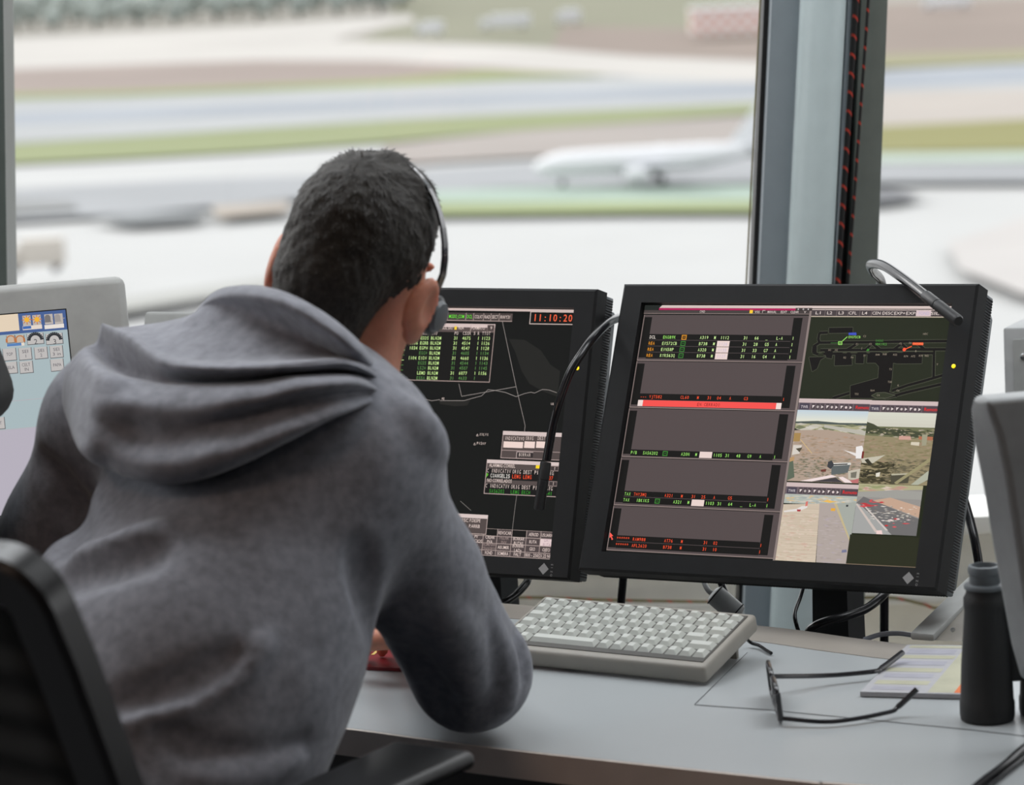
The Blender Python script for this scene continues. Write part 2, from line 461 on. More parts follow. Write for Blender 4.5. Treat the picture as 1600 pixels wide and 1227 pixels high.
def wing(name, root_x, root_c, tip_x, tip_c, y0, y1, z0, z1, th, parent, vertical=False):
    b = MB(); vs = []
    for (x, c, y, z, h) in ((root_x, root_c, y0, z0, th), (tip_x, tip_c, y1, z1, th * 0.45)):
        for dx, dh in ((c / 2, 0), (c * .2, h / 2), (-c / 2, 0), (c * .2, -h / 2)):
            vs.append((x + dx, y + (dh if vertical else 0), z + (0 if vertical else dh)))
    b.add(vs, [[0, 1, 5, 4], [1, 2, 6, 5], [2, 3, 7, 6], [3, 0, 4, 7], [0, 3, 2, 1], [4, 5, 6, 7]])
    return b.build(name, M['plane_grey'] if not vertical else M['plane'], parent, world=False)
for s in (-1, 1):
    wing('wing', 1.5, 6.5, -4.0, 1.6, s * 1.6, s * 17, 2.7, 4.2, .8, plane)
    wing('tailplane', -16.0, 3.4, -18.0, 1.4, s * .6, s * 6.2, 4.8, 5.3, .35, plane)
    e = MB(); e.lathe([(.5, -1.8), (1.0, -1.6), (1.15, 0), (1.05, 1.7), (.8, 1.75)], (3.6, s * 5.8, 1.9), Matrix.Rotation(math.pi / 2, 3, 'Y'), 20)
    e.build('engine', M['plane'], plane, world=False)
    g_ = MB(); g_.tube([(-.8, s * 3.6, 2.6), (-.8, s * 3.6, .6)], .14, 8); lg = g_.build('landing_gear', M['plane_grey'], plane, world=False)
    w = MB(); w.lathe([(.2, -.3), (.6, -.3), (.6, .3), (.2, .3)], (-.8, s * 3.6, .6), Matrix.Rotation(math.pi / 2, 3, 'X'), 16); w.build('wheel', M['tyre'], lg, world=False)
wing('tail_fin', -14.6, 6.0, -18.6, 2.4, 0, 0, 5.0, 12.2, .4, plane, True)
g_ = MB(); g_.tube([(14.5, 0, 2.4), (14.5, 0, .5)], .12, 8); lg = g_.build('landing_gear', M['plane_grey'], plane, world=False)
w = MB(); w.lathe([(.2, -.25), (.5, -.25), (.5, .25), (.2, .25)], (14.5, 0, .5), Matrix.Rotation(math.pi / 2, 3, 'X'), 16); w.build('wheel', M['tyre'], lg, world=False)

# the wood along the far edge
M['leaf'] = mat('hazy_foliage', (0.25, 0.28, 0.26), 0.9, srgb=False, var=0.35, scale=0.5)  # distance haze put into the leaf colour, paler than bare foliage
M['bark'] = mat('tree_bark', (0.10, 0.08, 0.06), 0.9, srgb=False)
TL = 'hazy grey-green tree in the wood along the far edge of the airfield'
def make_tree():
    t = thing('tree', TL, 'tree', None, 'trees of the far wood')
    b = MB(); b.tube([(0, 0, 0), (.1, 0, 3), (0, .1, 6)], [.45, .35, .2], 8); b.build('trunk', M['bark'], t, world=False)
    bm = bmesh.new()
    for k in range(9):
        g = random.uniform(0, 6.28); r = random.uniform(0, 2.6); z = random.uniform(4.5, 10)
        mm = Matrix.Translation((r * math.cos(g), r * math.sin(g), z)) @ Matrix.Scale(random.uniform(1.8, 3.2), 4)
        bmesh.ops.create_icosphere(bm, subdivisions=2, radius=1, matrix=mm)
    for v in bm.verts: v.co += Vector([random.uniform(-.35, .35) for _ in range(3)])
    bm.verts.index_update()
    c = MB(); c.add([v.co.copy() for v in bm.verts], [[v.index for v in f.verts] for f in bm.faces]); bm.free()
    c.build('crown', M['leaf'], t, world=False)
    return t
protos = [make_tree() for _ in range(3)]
spots = []
for i in range(44):
    px = -40 + i * 15.8 + random.uniform(-2, 2)
    base = 58 - px * 0.052 - (2, 14, 8, 20)[i % 4]
    spots.append((px, base))
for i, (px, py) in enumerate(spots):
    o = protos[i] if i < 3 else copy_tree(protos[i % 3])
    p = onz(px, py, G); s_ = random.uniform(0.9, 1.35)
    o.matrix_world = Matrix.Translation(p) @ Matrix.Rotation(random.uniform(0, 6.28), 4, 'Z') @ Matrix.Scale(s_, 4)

# ------------------------------------------------------------------ the control room
mb = MB(); mb.prism([(-4, -3.5), (4, -3.5), (4, 4.9), (-4, 4.9)], -0.1, 0); structure('floor', mb, M['carpet'], smooth=False)
mb = MB(); mb.prism([(-4, -3.5), (4, -3.5), (4, 4.9), (-4, 4.9)], 3.0, 3.1); structure('ceiling', mb, M['ceil'], smooth=False)
mb = MB(); mb.box((0, -3.55, 1.5), (8, .1, 3.0)); structure('wall_back', mb, M['wall'], smooth=False)
for s, nm in ((-1, 'wall_left'), (1, 'wall_right')):
    mb = MB(); mb.box((s * 4.05, 3.45, .5), (.1, 2.9, 1.0)); mb.box((s * 4.05, 3.45, 2.85), (.1, 2.9, .3)); mb.box((s * 4.05, -.75, 1.5), (.1, 5.5, 3.0))
    for yy in (3.8,): mb.box((s * 4.05, yy, 1.85), (.1, .12, 1.7))
    structure(nm, mb, M['wall'], smooth=False)
    mb = MB(); mb.box((s * 4.05, 3.45, 1.85), (.012, 2.9, 1.7)); structure('window_3' if s < 0 else 'window_4', mb, M['glass'], smooth=False)
YW = 4.72
# glazing runs down to a low wall; outside stands the white balcony parapet
YP = 5.06
zw = .34
mb = MB(); mb.box((0, YW + .06, zw / 2), (8, .10, zw)); structure('wall_front', mb, M['cream'], smooth=False)
zt = aty(1525, 800, YP).z; zb = aty(1525, 828, YP).z
zl = aty(1420, 933, YP - .03).z
mb = MB(); mb.box((0, YP + .06, (.05 + zb) / 2), (8, .10, zb - .05)); structure('wall_parapet', mb, M['cream'], smooth=False)
mb = MB(); mb.box((0, YP + .05, (zt + zb) / 2), (8, .17, zt - zb), .004); structure('trim_parapet_cap', mb, M['white'])
mb = MB(); mb.box((0, YP - .005, zl - .006), (8, .05, .014), .004); structure('trim_ledge', mb, M['white'])
mb = MB(); mb.prism([(-4, YW + .12), (4, YW + .12), (4, YP + .1), (-4, YP + .1)], .0, .06); structure('floor_balcony', mb, M['cream'], smooth=False)
zg = zw
mb = MB(); mb.box((0, YW + .05, 2.95), (8, .1, .12)); structure('trim_head', mb, M['slate'], smooth=False)

# window post: leans as the panes do
def post(px_top, px_bot, y, depth, z0=0.0, z1=2.9):
    """left and right edges at image heights 0 and 443, run on down to the floor and up to the ceiling"""
    vs = []
    for z in (z0, z1):
        row = []
        for (xt, xb) in zip(px_top, px_bot):
            a, b = aty(xt, 0, y), aty(xb, 443, y)
            k = (z - b.z) / (a.z - b.z); row.append(b + (a - b) * k)
        for dy in (0, depth):
            for q in row: vs.append(Vector((q.x, y + dy, z)))
    return MB().add(vs, [[0, 1, 5, 4], [1, 3, 7, 5], [3, 2, 6, 7], [2, 0, 4, 6], [0, 2, 3, 1], [4, 5, 7, 6]])
structure('trim_1', post((1206, 1258), (1186, 1238), YW - .04, .12), M['slate'], smooth=False)
structure('trim_2', post((1194, 1208), (1175, 1188), YW + .00, .06), M['gasket'], smooth=False)
def rod(px_top, px_bot, y, r, z0=0.0, z1=2.9, n=40):
    a, b = aty(px_top, 0, y), aty(px_bot, 443, y)
    f = lambda z: b + (a - b) * ((z - b.z) / (a.z - b.z))
    return f(z0), f(z1)
p0, p1 = rod(1286, 1264, YW - .07, 0)
mb = MB(); mb.tube([p0, p1], .0335, 40); structure('trim_3', mb, M['column'])
structure('trim_4', post((1312, 1350), (1292, 1330), YW + .02, .06), M['gasket'], smooth=False)
structure('trim_5', post((1346, 1387), (1326, 1370), YW - .03, .09), M['frame'], smooth=False)
structure('trim_6', post((1327, 1331), (1305, 1309), YW - .01, .04), M['slate'], smooth=False)
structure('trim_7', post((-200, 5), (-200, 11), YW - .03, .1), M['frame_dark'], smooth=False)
for nm, x0, x1 in (('window_1', -.78, .40), ('window_2', .52, 4.0), ('window_5', -4.0, -.92)):
    mb = MB(); mb.box(((x0 + x1) / 2, YW + .05, (zg + 2.9) / 2), (x1 - x0, .012, 2.9 - zg)); structure(nm, mb, M['glass'], smooth=False)

# red-flecked cords running down the post and along the ledge
m_cord = bpy.data.materials.new('red_flecked_cord'); m_cord.use_nodes = True
nt = m_cord.node_tree; b_ = nt.nodes['Principled BSDF']
tc = nt.nodes.new('ShaderNodeTexCoord'); wv = nt.nodes.new('ShaderNodeTexWave'); rp = nt.nodes.new('ShaderNodeValToRGB')
wv.bands_direction = 'DIAGONAL'; wv.inputs['Scale'].default_value = 21
rp.color_ramp.elements[0].color = (0.012, 0.012, 0.012, 1); rp.color_ramp.elements[1].color = (0.50, 0.04, 0.02, 1)
rp.color_ramp.elements[0].position = 0.92; rp.color_ramp.elements[1].position = 0.96
nt.links.new(tc.outputs['Object'], wv.inputs['Vector']); nt.links.new(wv.outputs['Fac'], rp.inputs['Fac']); nt.links.new(rp.outputs['Color'], b_.inputs['Base Color'])
for (a, b, r, lab) in ((1338, 1309, .0045, 'thick black cord with red flecks hanging beside the pale round column'),
                       (1357, 1325, .0022, 'thin black cord with red flecks hanging on the greenish window frame')):
    p0, p1 = rod(a, b, YW - .045, 0, .70)
    mb = MB(); mb.tube([p0 + (p1 - p0) * (i / 30) for i in range(31)], r, 10)
    tag(mb.build('cord', m_cord), lab, 'cord')
p0, p1 = rod(1188, 1166, YW - .05, 0, .70)
mb = MB(); mb.tube([p0, p1], .0013, 8)
tag(mb.build('pull_cord', mat('olive_cord', (120, 112, 80), 0.7)), 'thin olive pull cord hanging down the pane beside the grey post', 'cord')
yc = YP - .034
mb = MB(); mb.tube(catmull([aty(700, 934, yc), aty(836, 934, yc), aty(960, 938, yc), aty(1160, 941, yc), aty(1300, 936, yc), aty(1390, 934, yc), aty(1440, 944, yc), aty(1490, 953, yc), aty(1700, 957, yc)], 8), .0024, 8)
m_wire = m_cord.copy(); m_wire.name = 'olive_flecked_wire'
r2 = [n_ for n_ in m_wire.node_tree.nodes if n_.type == 'VALTORGB'][0]; r2.color_ramp.elements[0].color = (0.20, 0.17, 0.07, 1); r2.color_ramp.elements[0].position = .93; r2.color_ramp.elements[1].position = .97
tag(mb.build('flecked_wire', m_wire), 'olive wire with red flecks strung along the cream wall below the ledge', 'wire')

# ------------------------------------------------------------------ the desk
ZD = 0.741
def smooth2(pts, n=6): return [(p.x, p.y) for p in catmull([(a, b, 0) for a, b in pts], n)]
front = smooth2([(-1.9, 4.30), (-1.2, 3.98), (-.62, 3.665), (-.219, 3.43), (-.123, 3.368), (.004, 3.288), (.274, 3.137), (.318, 3.118), (.62, 2.99), (1.1, 2.83), (1.7, 2.70)])
back = smooth2([(1.9, 3.15), (1.2, 3.33), (.80, 3.50), (.518, 3.640), (.406, 3.716), (.284, 3.812), (-.012, 3.985), (-.45, 4.22), (-1.0, 4.48), (-1.5, 4.62)])
desk = thing('control_desk', 'long curved grey laminate control desk with a brown front edge', 'desk', (0, 3.5, 0))
mb = MB(); mb.prism(front + back, ZD - .028, ZD); mb.build('desk_top', M['desk'], desk, smooth=False)
def strip(path, w, z0, z1, side=1):
    mb = MB(); out = []
    for i, (x, y) in enumerate(path):
        a = path[max(i - 1, 0)]; b = path[min(i + 1, len(path) - 1)]
        d = math.hypot(b[0] - a[0], b[1] - a[1]); out.append((x + (b[1] - a[1]) / d * w * side, y - (b[0] - a[0]) / d * w * side))
    n = len(path); vs = []
    for (x, y), (u, v) in zip(path, out): vs += [(x, y, z0), (x, y, z1), (u, v, z1), (u, v, z0)]
    fs = []
    for i in range(n - 1):
        for k in range(4): fs.append([4 * i + k, 4 * i + (k + 1) % 4, 4 * i + 4 + (k + 1) % 4, 4 * i + 4 + k])
    fs += [[3, 2, 1, 0], [4 * n - 4, 4 * n - 3, 4 * n - 2, 4 * n - 1]]
    return mb.add(vs, fs)
tag(strip(front, .004, ZD - .031, ZD - .0005).build('front_edge', M['edge'], desk), 'brown front edge')
# raised brown band along the back of the top
band = [(x, y) for x, y in back]
tag(strip(band, .07, ZD - .002, ZD + .0007, -1).build('back_band', M['mat_band'], desk), 'brown band along the back')
strip(back, .018, .05, ZD - .03, -1).build('modesty_panel', M['panel_dark'], desk, smooth=False)
# joint line and access seam in the top
seam = [onz(1085, 1102, ZD), onz(1200, 1110, ZD), onz(1525, 1142, ZD), onz(1660, 1158, ZD)]
mb = MB()
vs = []
for s_ in seam: vs += [s_ + Vector((0, .0012, .0004)), s_ - Vector((0, .0012, -.0004))]
mb.add(vs, [[2 * i, 2 * i + 1, 2 * i + 3, 2 * i + 2] for i in range(len(seam) - 1)])
s2 = [onz(1085, 1102, ZD), onz(1168, 1020, ZD)]
vs = []
for s_ in s2: vs += [s_ + Vector((.0004, 0, .0004)), s_ - Vector((.0004, 0, -.0004))]
mb.add(vs, [[0, 1, 3, 2]]); mb.build('seam', M['slot'], desk, smooth=False)
# rear equipment shelf behind the top and panel legs
ZS = 0.42
mb = MB(); mb.prism([(x + .02, y + .02) for x, y in back[::-1]] + [(-1.4, 4.64), (1.9, 4.64)], ZS - .03, ZS); mb.build('rear_shelf', M['mat_band'], desk, smooth=False)
for x, y in ((-1.3, 4.3), (.85, 3.25), (1.6, 3.0)):
    mb = MB(); mb.box((x, y, (ZD - .03) / 2), (.04, .5, ZD - .03), R=Matrix.Rotation(math.radians(-30), 3, 'Z')); mb.build('leg', M['grey2'], desk, smooth=False)
for x, y in ((-1.0, 4.58), (.1, 4.5), (1.2, 4.2)):
    mb = MB(); mb.box((x, y, (ZS - .03) / 2), (.05, .05, ZS - .03)); mb.build('leg', M['grey2'], desk, smooth=False)

# ------------------------------------------------------------------ the two black flat-panel monitors
M['glow'] = glow_mat('lit_display')
M['led'] = mat('amber_light', (240, 210, 30), 0.4)
M['led'].node_tree.nodes['Principled BSDF'].inputs['Emission Color'].default_value = (*lin((250, 215, 20)), 1)
M['led'].node_tree.nodes['Principled BSDF'].inputs['Emission Strength'].default_value = 1.0
M['logo'] = mat('silver_print', (150, 150, 150), 0.4)
SW, SH = .432, .324
def monitor(o, yaw, t, r, label, draw, stand_px):
    u, v, n = axes(yaw, t, r)
    root = thing('computer_monitor', label, 'monitor', frame_matrix(o, u, v, n), 'black monitors of the controller')
    W, H = .248, .188                    # half outer size
    fw, fh = SW / 2, SH / 2
    # front frame: a ring, its inner edge stepping down to the glass
    ring = []
    for (hw, hh, z) in ((W, H, -.020), (W, H, .006), (W - .003, H - .003, .0085), (fw + .001, fh + .001, .0085), (fw + .0005, fh + .0005, -.002)):
        ring.append([(-hw, -hh, z), (hw, -hh, z), (hw, hh, z), (-hw, hh, z)])
    vs = [p for q in ring for p in q]; fs = []
    for i in range(len(ring) - 1):
        for k in range(4): fs.append([4 * i + k, 4 * i + (k + 1) % 4, 4 * i + 4 + (k + 1) % 4, 4 * i + 4 + k])
    MB().add(vs, fs).build('front_frame', M['bezel'], root, world=False, sharp=.4)
    d = Display(o, u, v, n, SW, SH); d.rect(-fw, -fh, fw, fh, (24, 25, 24)); draw(d)
    d.mb.build('screen', M['glow'], root, world=False, smooth=False)
    # body with finely ribbed sides, then the rear cover with square vent holes
    mb = MB(); mb.box((0, 0, -.0325), (2 * W - .006, 2 * H - .006, .025), .002); body = mb.build('housing', M['vent'], root, world=False)
    mb = MB(); k = 0
    nn = 104
    for i in range(nn):
        y = -H + .008 + (2 * H - .016) * i / (nn - 1)
        for s in (-1, 1): mb.box((s * (W - .0028), y, -.032), (.0012, .0016, .021))
    nx = 130
    for i in range(nx):
        x = -W + .01 + (2 * W - .02) * i / (nx - 1)
        for s in (-1, 1): mb.box((x, s * (H - .0028), -.032), (.0017, .0012, .021))
    mb.build('vent_slots', M['slot'], body, world=False, smooth=False)
    mb = MB(); mb.box((0, 0, -.062), (2 * W - .03, 2 * H - .03, .036), .006); rear = mb.build('rear_cover', M['vent'], root, world=False)
    for s in (-1, 1):
        mb = MB()
        for i in range(26):
            y = H - .04 - i * .0085
            for z in (-.055, -.063): mb.box((s * (W - .0148), y, z), (.0012, .0045, .005))
        mb.build('vent_holes', M['slot'], rear, world=False, smooth=False)
    mb = MB(); mb.lathe([(.0026, 0), (.0026, .0006), (.0001, .0012)], (.2305, .0845, .0085), n=12); tag(mb.build('power_light', M['led'], root, world=False), 'amber power light')
    lg = MB(); cx, cy = .2095, -.1755
    q = .0075
    lg.add([(cx - q, cy, .0087), (cx, cy - q, .0087), (cx + q, cy, .0087), (cx, cy + q, .0087)], [[0, 1, 2, 3]])
    z = .0088
    for k in (0.75, .45):
        pass
    x0 = cx + q + .003
    for ch, yy in zip('EIZO', range(4)):
        vs, fs = glyph(ch); sz = .0042
        a = -math.pi / 2
        w0 = max(p_[0] for p_ in vs)
        lg.add([(x0 + b_ * sz, cy + q * .9 - (yy * .0042) - a_ * sz, z) for a_, b_ in vs], fs)
    tag(lg.build('logo', M['logo'], root, world=False, smooth=False), 'silver diamond logo')
    # stand: a tapering column on a foot, standing on the rear shelf
    bx = aty(*stand_px, o.y + .16)
    c0 = o - n * .08 - v * .03
    base = Vector((bx.x, bx.y, ZS))
    mb = MB(); vs = []
    top = Vector((bx.x - .0, bx.y, c0.z))
    for (p_, hw, hd) in ((base, .030, .028), (Vector((bx.x, bx.y, o.z - .05)), .022, .022)):
        for sx, sy in ((-1, -1), (1, -1), (1, 1), (-1, 1)): vs.append(p_ + Vector((u.x * sx * hw + n.x * sy * hd * -1, u.y * sx * hw - n.y * sy * hd, 0)))
    mb.add(vs, [[3, 2, 1, 0], [4, 5, 6, 7]] + [[k, (k + 1) % 4, 4 + (k + 1) % 4, 4 + k] for k in range(4)])
    mb.build('stand_column', M['black'], root, sharp=.3)
    mb = MB(); mb.tube([c0, Vector((bx.x, bx.y, o.z - .06))], .016, 12); mb.build('tilt_arm', M['black'], root)
    mb = MB(); mb.lathe([(.095, 0.001), (.095, .010), (.08, .018), (.03, .022)], base); mb.build('stand_foot', M['black'], root)
    return root

GRN, LGRN, DGRN, ORG, RED, PINK, TXT = (160, 232, 110), (212, 246, 162), (70, 128, 62), (244, 160, 40), (246, 84, 48), (214, 196, 190), (222, 208, 202)
PANEL, BLK, LINE = (86, 76, 76), (26, 25, 24), (140, 124, 120)

def draw_right(d):
    q1 = lambda x, y: (1000 + x / 5.714, 470 + y / 5.714)       # close view of the top strips
    q3 = lambda x, y: (900 + x / 4.544, 670 + y / 4.544)
    q1b = lambda x, y: (960 + x / 4.909, 430 + y / 4.909)
    L = lambda y: (1008 - (y - 477) * .1606)
    def block(ytop, ysep, rows):
        # left panel block between two heights given along the left edge of the glass
        xl, y1 = d.at(L(ytop) + 1, ytop); _, y0 = d.at(L(ysep) + 1, ysep)
        d.rect(xl, y0, xr, y1, PANEL)
        d.rect(xl + .0015, y0 + .004, xl + .0125, y1 - .003, BLK)
        d.rect(xr - .021, y0 + .004, xr - .0085, y1 - .003, BLK)
        d.rect(xl, y0, xr, y0 + .0012, LINE); d.rect(xl, y0, xl + .0009, y1, LINE)
        return xl, xr, y0, y1
    xr = d.at(1264, 496)[0]
    # frame of the left half
    d.box((1008, 477), (1490, 483), PINK)
    d.poly([(1008, 477), (1035, 477), (1024, 487), (1006, 490)], (40, 44, 42))
    a = d.at(1030, 481.3); b = d.at(1243, 484.2); d.rect(a[0], b[1] - .001, b[0], a[1], (176, 42, 92))
    a = d.at(1243, 481.3); d.rect(b[0], b[1] - .001, xr + .003, a[1], (70, 62, 62))
    for k in range(3): d.text(1246 + k * 7.8, 484.6, 'xox'[k], (238, 232, 230), h=.003, bold=True)
    a = d.at(1007, 484.8); b = d.at(1262, 491.5); d.rect(-SW / 2, b[1], xr, a[1], (74, 67, 66)); d.rect(-SW / 2, b[1], xr, b[1] + .0008, LINE)
    y = b[1] + .0016
    def hd(px, s_, col=TXT, w=None): d.text(d.at(px, 489)[0], y, s_, col, h=.003, bold=True, raw=True, width=w)
    hd(1093, 'CWD', w=.0075); x = d.at(1171, 489)[0]; d.rect(x, y - .0004, x + .0046, y + .0038, (250, 204, 60))
    hd(1179, 'VSS', w=.007); x = d.at(1191, 489)[0]; d.rect(x, y, x + .004, y + .0005, (40, 36, 36)); d.rect(x, y, x + .0005, y + .0036, TXT); d.rect(x, y + .0031, x + .004, y + .0036, TXT)
    hd(1199, 'MANUAL', w=.0125); hd(1219.5, 'EDIT', w=.009); hd(1235, 'CLEAR', w=.0115); hd(1256, 'V', w=.003)
    b1 = block(492, 563.5, 0); b2 = block(564.5, 637, 0); b3 = block(638, 714, 0); b4 = block(715, 789.5, 0); b5 = block(790.5, 860, 0)
    CW = .00318
    def row(y_base, x0, x1, items, q):
        """a black strip holding items (view x, text, colour); y_base: view y of the text baseline at the view x of the first item"""
        y = d.at(*q(items[0][0], y_base))[1]
        d.rect(x0, y - .0022, x1, y + .0060, BLK)
        d.rect(x0, y + .0060, x1, y + .0066, PANEL)
        for it in items:
            vx, s_, col = it[:3]
            x = d.at(*q(vx, y_base + (vx - items[0][0]) * .008))[0]
            if s_ == '[]':
                d.rect(x, y - .0012, x + .0072, y + .0052, col); d.rect(x + .0012, y, x + .006, y + .004, BLK)
                d.rect(x + .0022, y + .0017, x + .005, y + .0025, col)
            elif s_ == '##':
                d.rect(x, y - .0021, x + .0178, y + .0059, (234, 212, 206))
                if len(it) > 3: d.text(x + .0025, y, it[3], (196, 184, 214), h=.004, cw=CW, raw=True)
            else: d.text(x, y, s_, col, h=.0041, cw=CW, raw=True, bold=(col != DGRN))
        return y
    X0 = b1[0] + .0125; X1 = b1[1] - .021
    for k, (yy, st, sc_, fl, fc, bc, ty, tm, a1, a2, a3, a4) in enumerate((
            (338, 'DCL', (250, 238, 228), 'ENG89K', GRN, (214, 142, 40), 'A319', None, '31', '66', '_', 'L-A'),
            (393, 'REA', ORG, 'EXS72CB', LGRN, (58, 120, 52), 'B738', '1126', '31', '28', 'G5', 'A'),
            (447, 'REA', ORG, 'EIN58P', LGRN, (58, 120, 52), 'A320', '1135', '31', '33', 'G7', 'A'),
            (501, 'REA', ORG, 'RYR563Q', LGRN, (58, 120, 52), 'B738', '1127', '31', '16', 'G4', 'A'))):
        s_ = -9.2 * k
        it = [(83 + s_, st, sc_), (203 + s_, fl, fc), (370 + s_, '[]', bc), (532 + s_, ty, LGRN), (658 + s_, 'M', LGRN)]
        it += [(716, '1112', LGRN)] if tm is None else [(694 + s_ * .9, '##', 0, tm)]
        it += [(922 + s_, a1, LGRN), (1020 + s_, a2, LGRN), (1120 + s_, a3, LGRN), (1215 + s_, a4, LGRN), (1355 + s_, 'I', LGRN)]
        row(yy, X0, X1, it, q1)
    yb = row(943, X0, X1, [(197, '---', RED), (265, 'VJT582', RED), (505, 'CL60', RED), (632, 'M', RED), (711, '31', RED), (785, '04', RED), (880, 'A', RED), (992, 'G3', RED), (1290, 'I', RED)], q1b)
    d.rect(X0 - .001, yb - .0105, X1 + .001, yb - .0026, (246, 84, 80))
    d.rect(X0 - .001, yb - .0105, X0 + .0062, yb - .0026, (238, 220, 214)); d.rect(X1 - .0062, yb - .0105, X1 + .001, yb - .0026, (238, 220, 214))
    d.text((X0 + X1) / 2, yb - .0088, 'EN CERRADO', (120, 22, 22), h=.0042, cw=.0033, align='c', raw=True)
    row(180, X0, X1, [(387, 'P/B', GRN), (473, 'SAS6202', GRN), (615, '[]', (60, 128, 52)), (745, 'A20N', GRN), (846, 'M', GRN), (878, '##', 0), (975, '1105', GRN), (1060, '31', GRN), (1138, '48', GRN), (1217, 'G9', GRN), (1303, 'A', GRN), (1405, 'I', GRN)], q3)
    row(474, X0, X1, [(342, 'TAX', GRN), (408, 'THY3MQ', RED), (628, 'A321', RED), (745, 'M', RED), (820, '31', RED), (890, '25', RED), (976, 'A', RED), (1080, 'G5', RED), (1358, 'I', RED)], q3)
    row(516, X0, X1, [(334, 'TAX', GRN), (427, 'IBK1KS', GRN), (560, '[]', (60, 128, 52)), (690, 'A321', GRN), (792, 'M', GRN), (822, '##', 0), (920, '1103', GRN), (1005, '31', GRN), (1082, '64', GRN), (1170, '_', GRN), (1235, 'L-A', GRN), (1352, 'I', GRN)], q3)
    row(790, X0, X1, [(287, '******', RED), (402, 'RAM988', RED), (627, 'AT76', RED), (746, 'M', RED), (907, '31', RED), (977, '02', RED), (1310, 'I', RED)], q3)
    row(835, X0, X1, [(279, '******', RED), (394, 'AFL2620', RED), (619, 'B738', RED), (738, 'M', RED), (900, '31', RED), (972, '10', RED), (1302, 'I', RED)], q3)
    x, y = d.at(*q3(243, 737))
    d.poly([(x, y), (x + .0055, y - .0045), (x + .0032, y - .0048), (x + .006, y - .0088), (x + .0042, y - .0098), (x + .0022, y - .0058), (x + .0004, y - .0072)], (255, 96, 84), raw=True)
    # ---- right half: map
    qm = lambda x, y: (1240 + x / 6.154, 470 + y / 6.154)
    x0 = xr + .0032
    d.rect(xr, -SH / 2, xr + .003, d.at(1264, 486)[1], (140, 126, 122))
    a = d.at(1300, 484.3); b = d.at(1300, 494.2)
    d.rect(x0, b[1], SW / 2, a[1], (76, 68, 70)); d.rect(x0, b[1] - .0012, SW / 2, b[1], (196, 182, 164)); d.rect(x0, a[1] - .0004, SW / 2, a[1] + .0006, PINK)
    yt = b[1] + .0022
    for px, s_ in ((236, 'L1'), (348, 'L2'), (458, 'L3'), (570, 'CFL'), (684, 'L4'), (798, 'CEN'), (908, 'DESC'), (1022, 'EXP+'), (1136, 'EXP-'), (1256, 'FOND'), (1362, 'SIL')):
        xx = d.at(*qm(px, 115))[0]
        if s_ == 'FOND': d.rect(xx - .0105, b[1] + .0004, xx + .0098, a[1] - .0006, (216, 194, 198)); d.text(xx, yt, s_, (186, 176, 206), h=.0038, align='c', raw=True, width=.014)
        else: d.text(xx, yt, s_, TXT, h=.0038, align='c', raw=True, bold=True, width=min(.0155, .0038 * len(s_)))
        d.rect(xx + .0094, b[1], xx + .0101, a[1], (120, 108, 108))
    ym = d.at(1251, 622.5)[1]
    d.rect(x0, ym, SW / 2, b[1] - .0012, (41, 45, 33))
    P = lambda *pts: [qm(*p_) for p_ in pts]
    B2, OL = (26, 24, 23), (80, 82, 68)
    def blob(*pts):
        d.line(P(*pts, pts[0]), OL, .0011); d.poly(P(*pts), B2)
    def way(pts, w=.0030):
        d.line(P(*pts), OL, w + .0012)
    def way2(pts, w=.0030): d.line(P(*pts), B2, w)
    ways = [[(240, 405), (700, 402), (1200, 392), (1480, 390)], [(260, 478), (520, 476), (800, 474), (1100, 470), (1475, 470)], [(290, 512), (700, 508), (1350, 506)],
            [(250, 315), (240, 370), (250, 404)], [(250, 312), (330, 308)], [(245, 410), (195, 440), (190, 500), (240, 518)], [(215, 440), (212, 510)], [(1352, 480), (1348, 740)],
            [(950, 868), (1100, 815), (1250, 775), (1440, 718)], [(760, 905), (900, 935), (1100, 880), (1425, 805)], [(380, 938), (540, 890)], [(520, 472), (620, 412)], [(700, 470), (760, 410)], [(760, 412), (830, 470)],
            [(960, 476), (1040, 415)], [(1040, 415), (1100, 470)], [(1180, 400), (1260, 470)], [(880, 880), (1000, 918)]]
    for w in ways: way(w, .0034)
    blob((342, 262), (572, 258), (570, 310), (342, 314))
    blob((150, 545), (310, 542), (262, 570), (228, 655), (180, 684))
    blob((400, 516), (560, 520), (565, 620), (395, 626)); blob((600, 520), (680, 520), (675, 606), (596, 604)); blob((300, 490), (380, 490), (370, 560), (318, 550))
    blob((712, 520), (1240, 516), (1236, 606), (1000, 608), (960, 600), (945, 780), (930, 860), (900, 940), (548, 940), (548, 820), (815, 745), (822, 636), (790, 600), (706, 600))
    for w in ways: way2(w, .0034)
    for (x1_, y1_, x2_, y2_) in ((470, 498, 520, 508), (545, 498, 620, 508), (700, 494, 740, 508), (840, 488, 920, 504), (990, 486, 1060, 502), (1220, 484, 1350, 496), (240, 492, 280, 510)):
        d.poly(P((x1_, (y1_ + y2_) / 2), (x1_ + 12, y1_), (x2_ - 12, y1_), (x2_, (y1_ + y2_) / 2), (x2_ - 12, y2_), (x1_ + 12, y2_)), (66, 68, 54))
    d.poly(P((750, 915), (800, 888), (880, 884), (980, 910), (900, 938), (800, 940)), (52, 56, 42))
    d.line(P((750, 915), (800, 888), (880, 884), (980, 910), (900, 938), (800, 940), (750, 915)), OL, .0009)
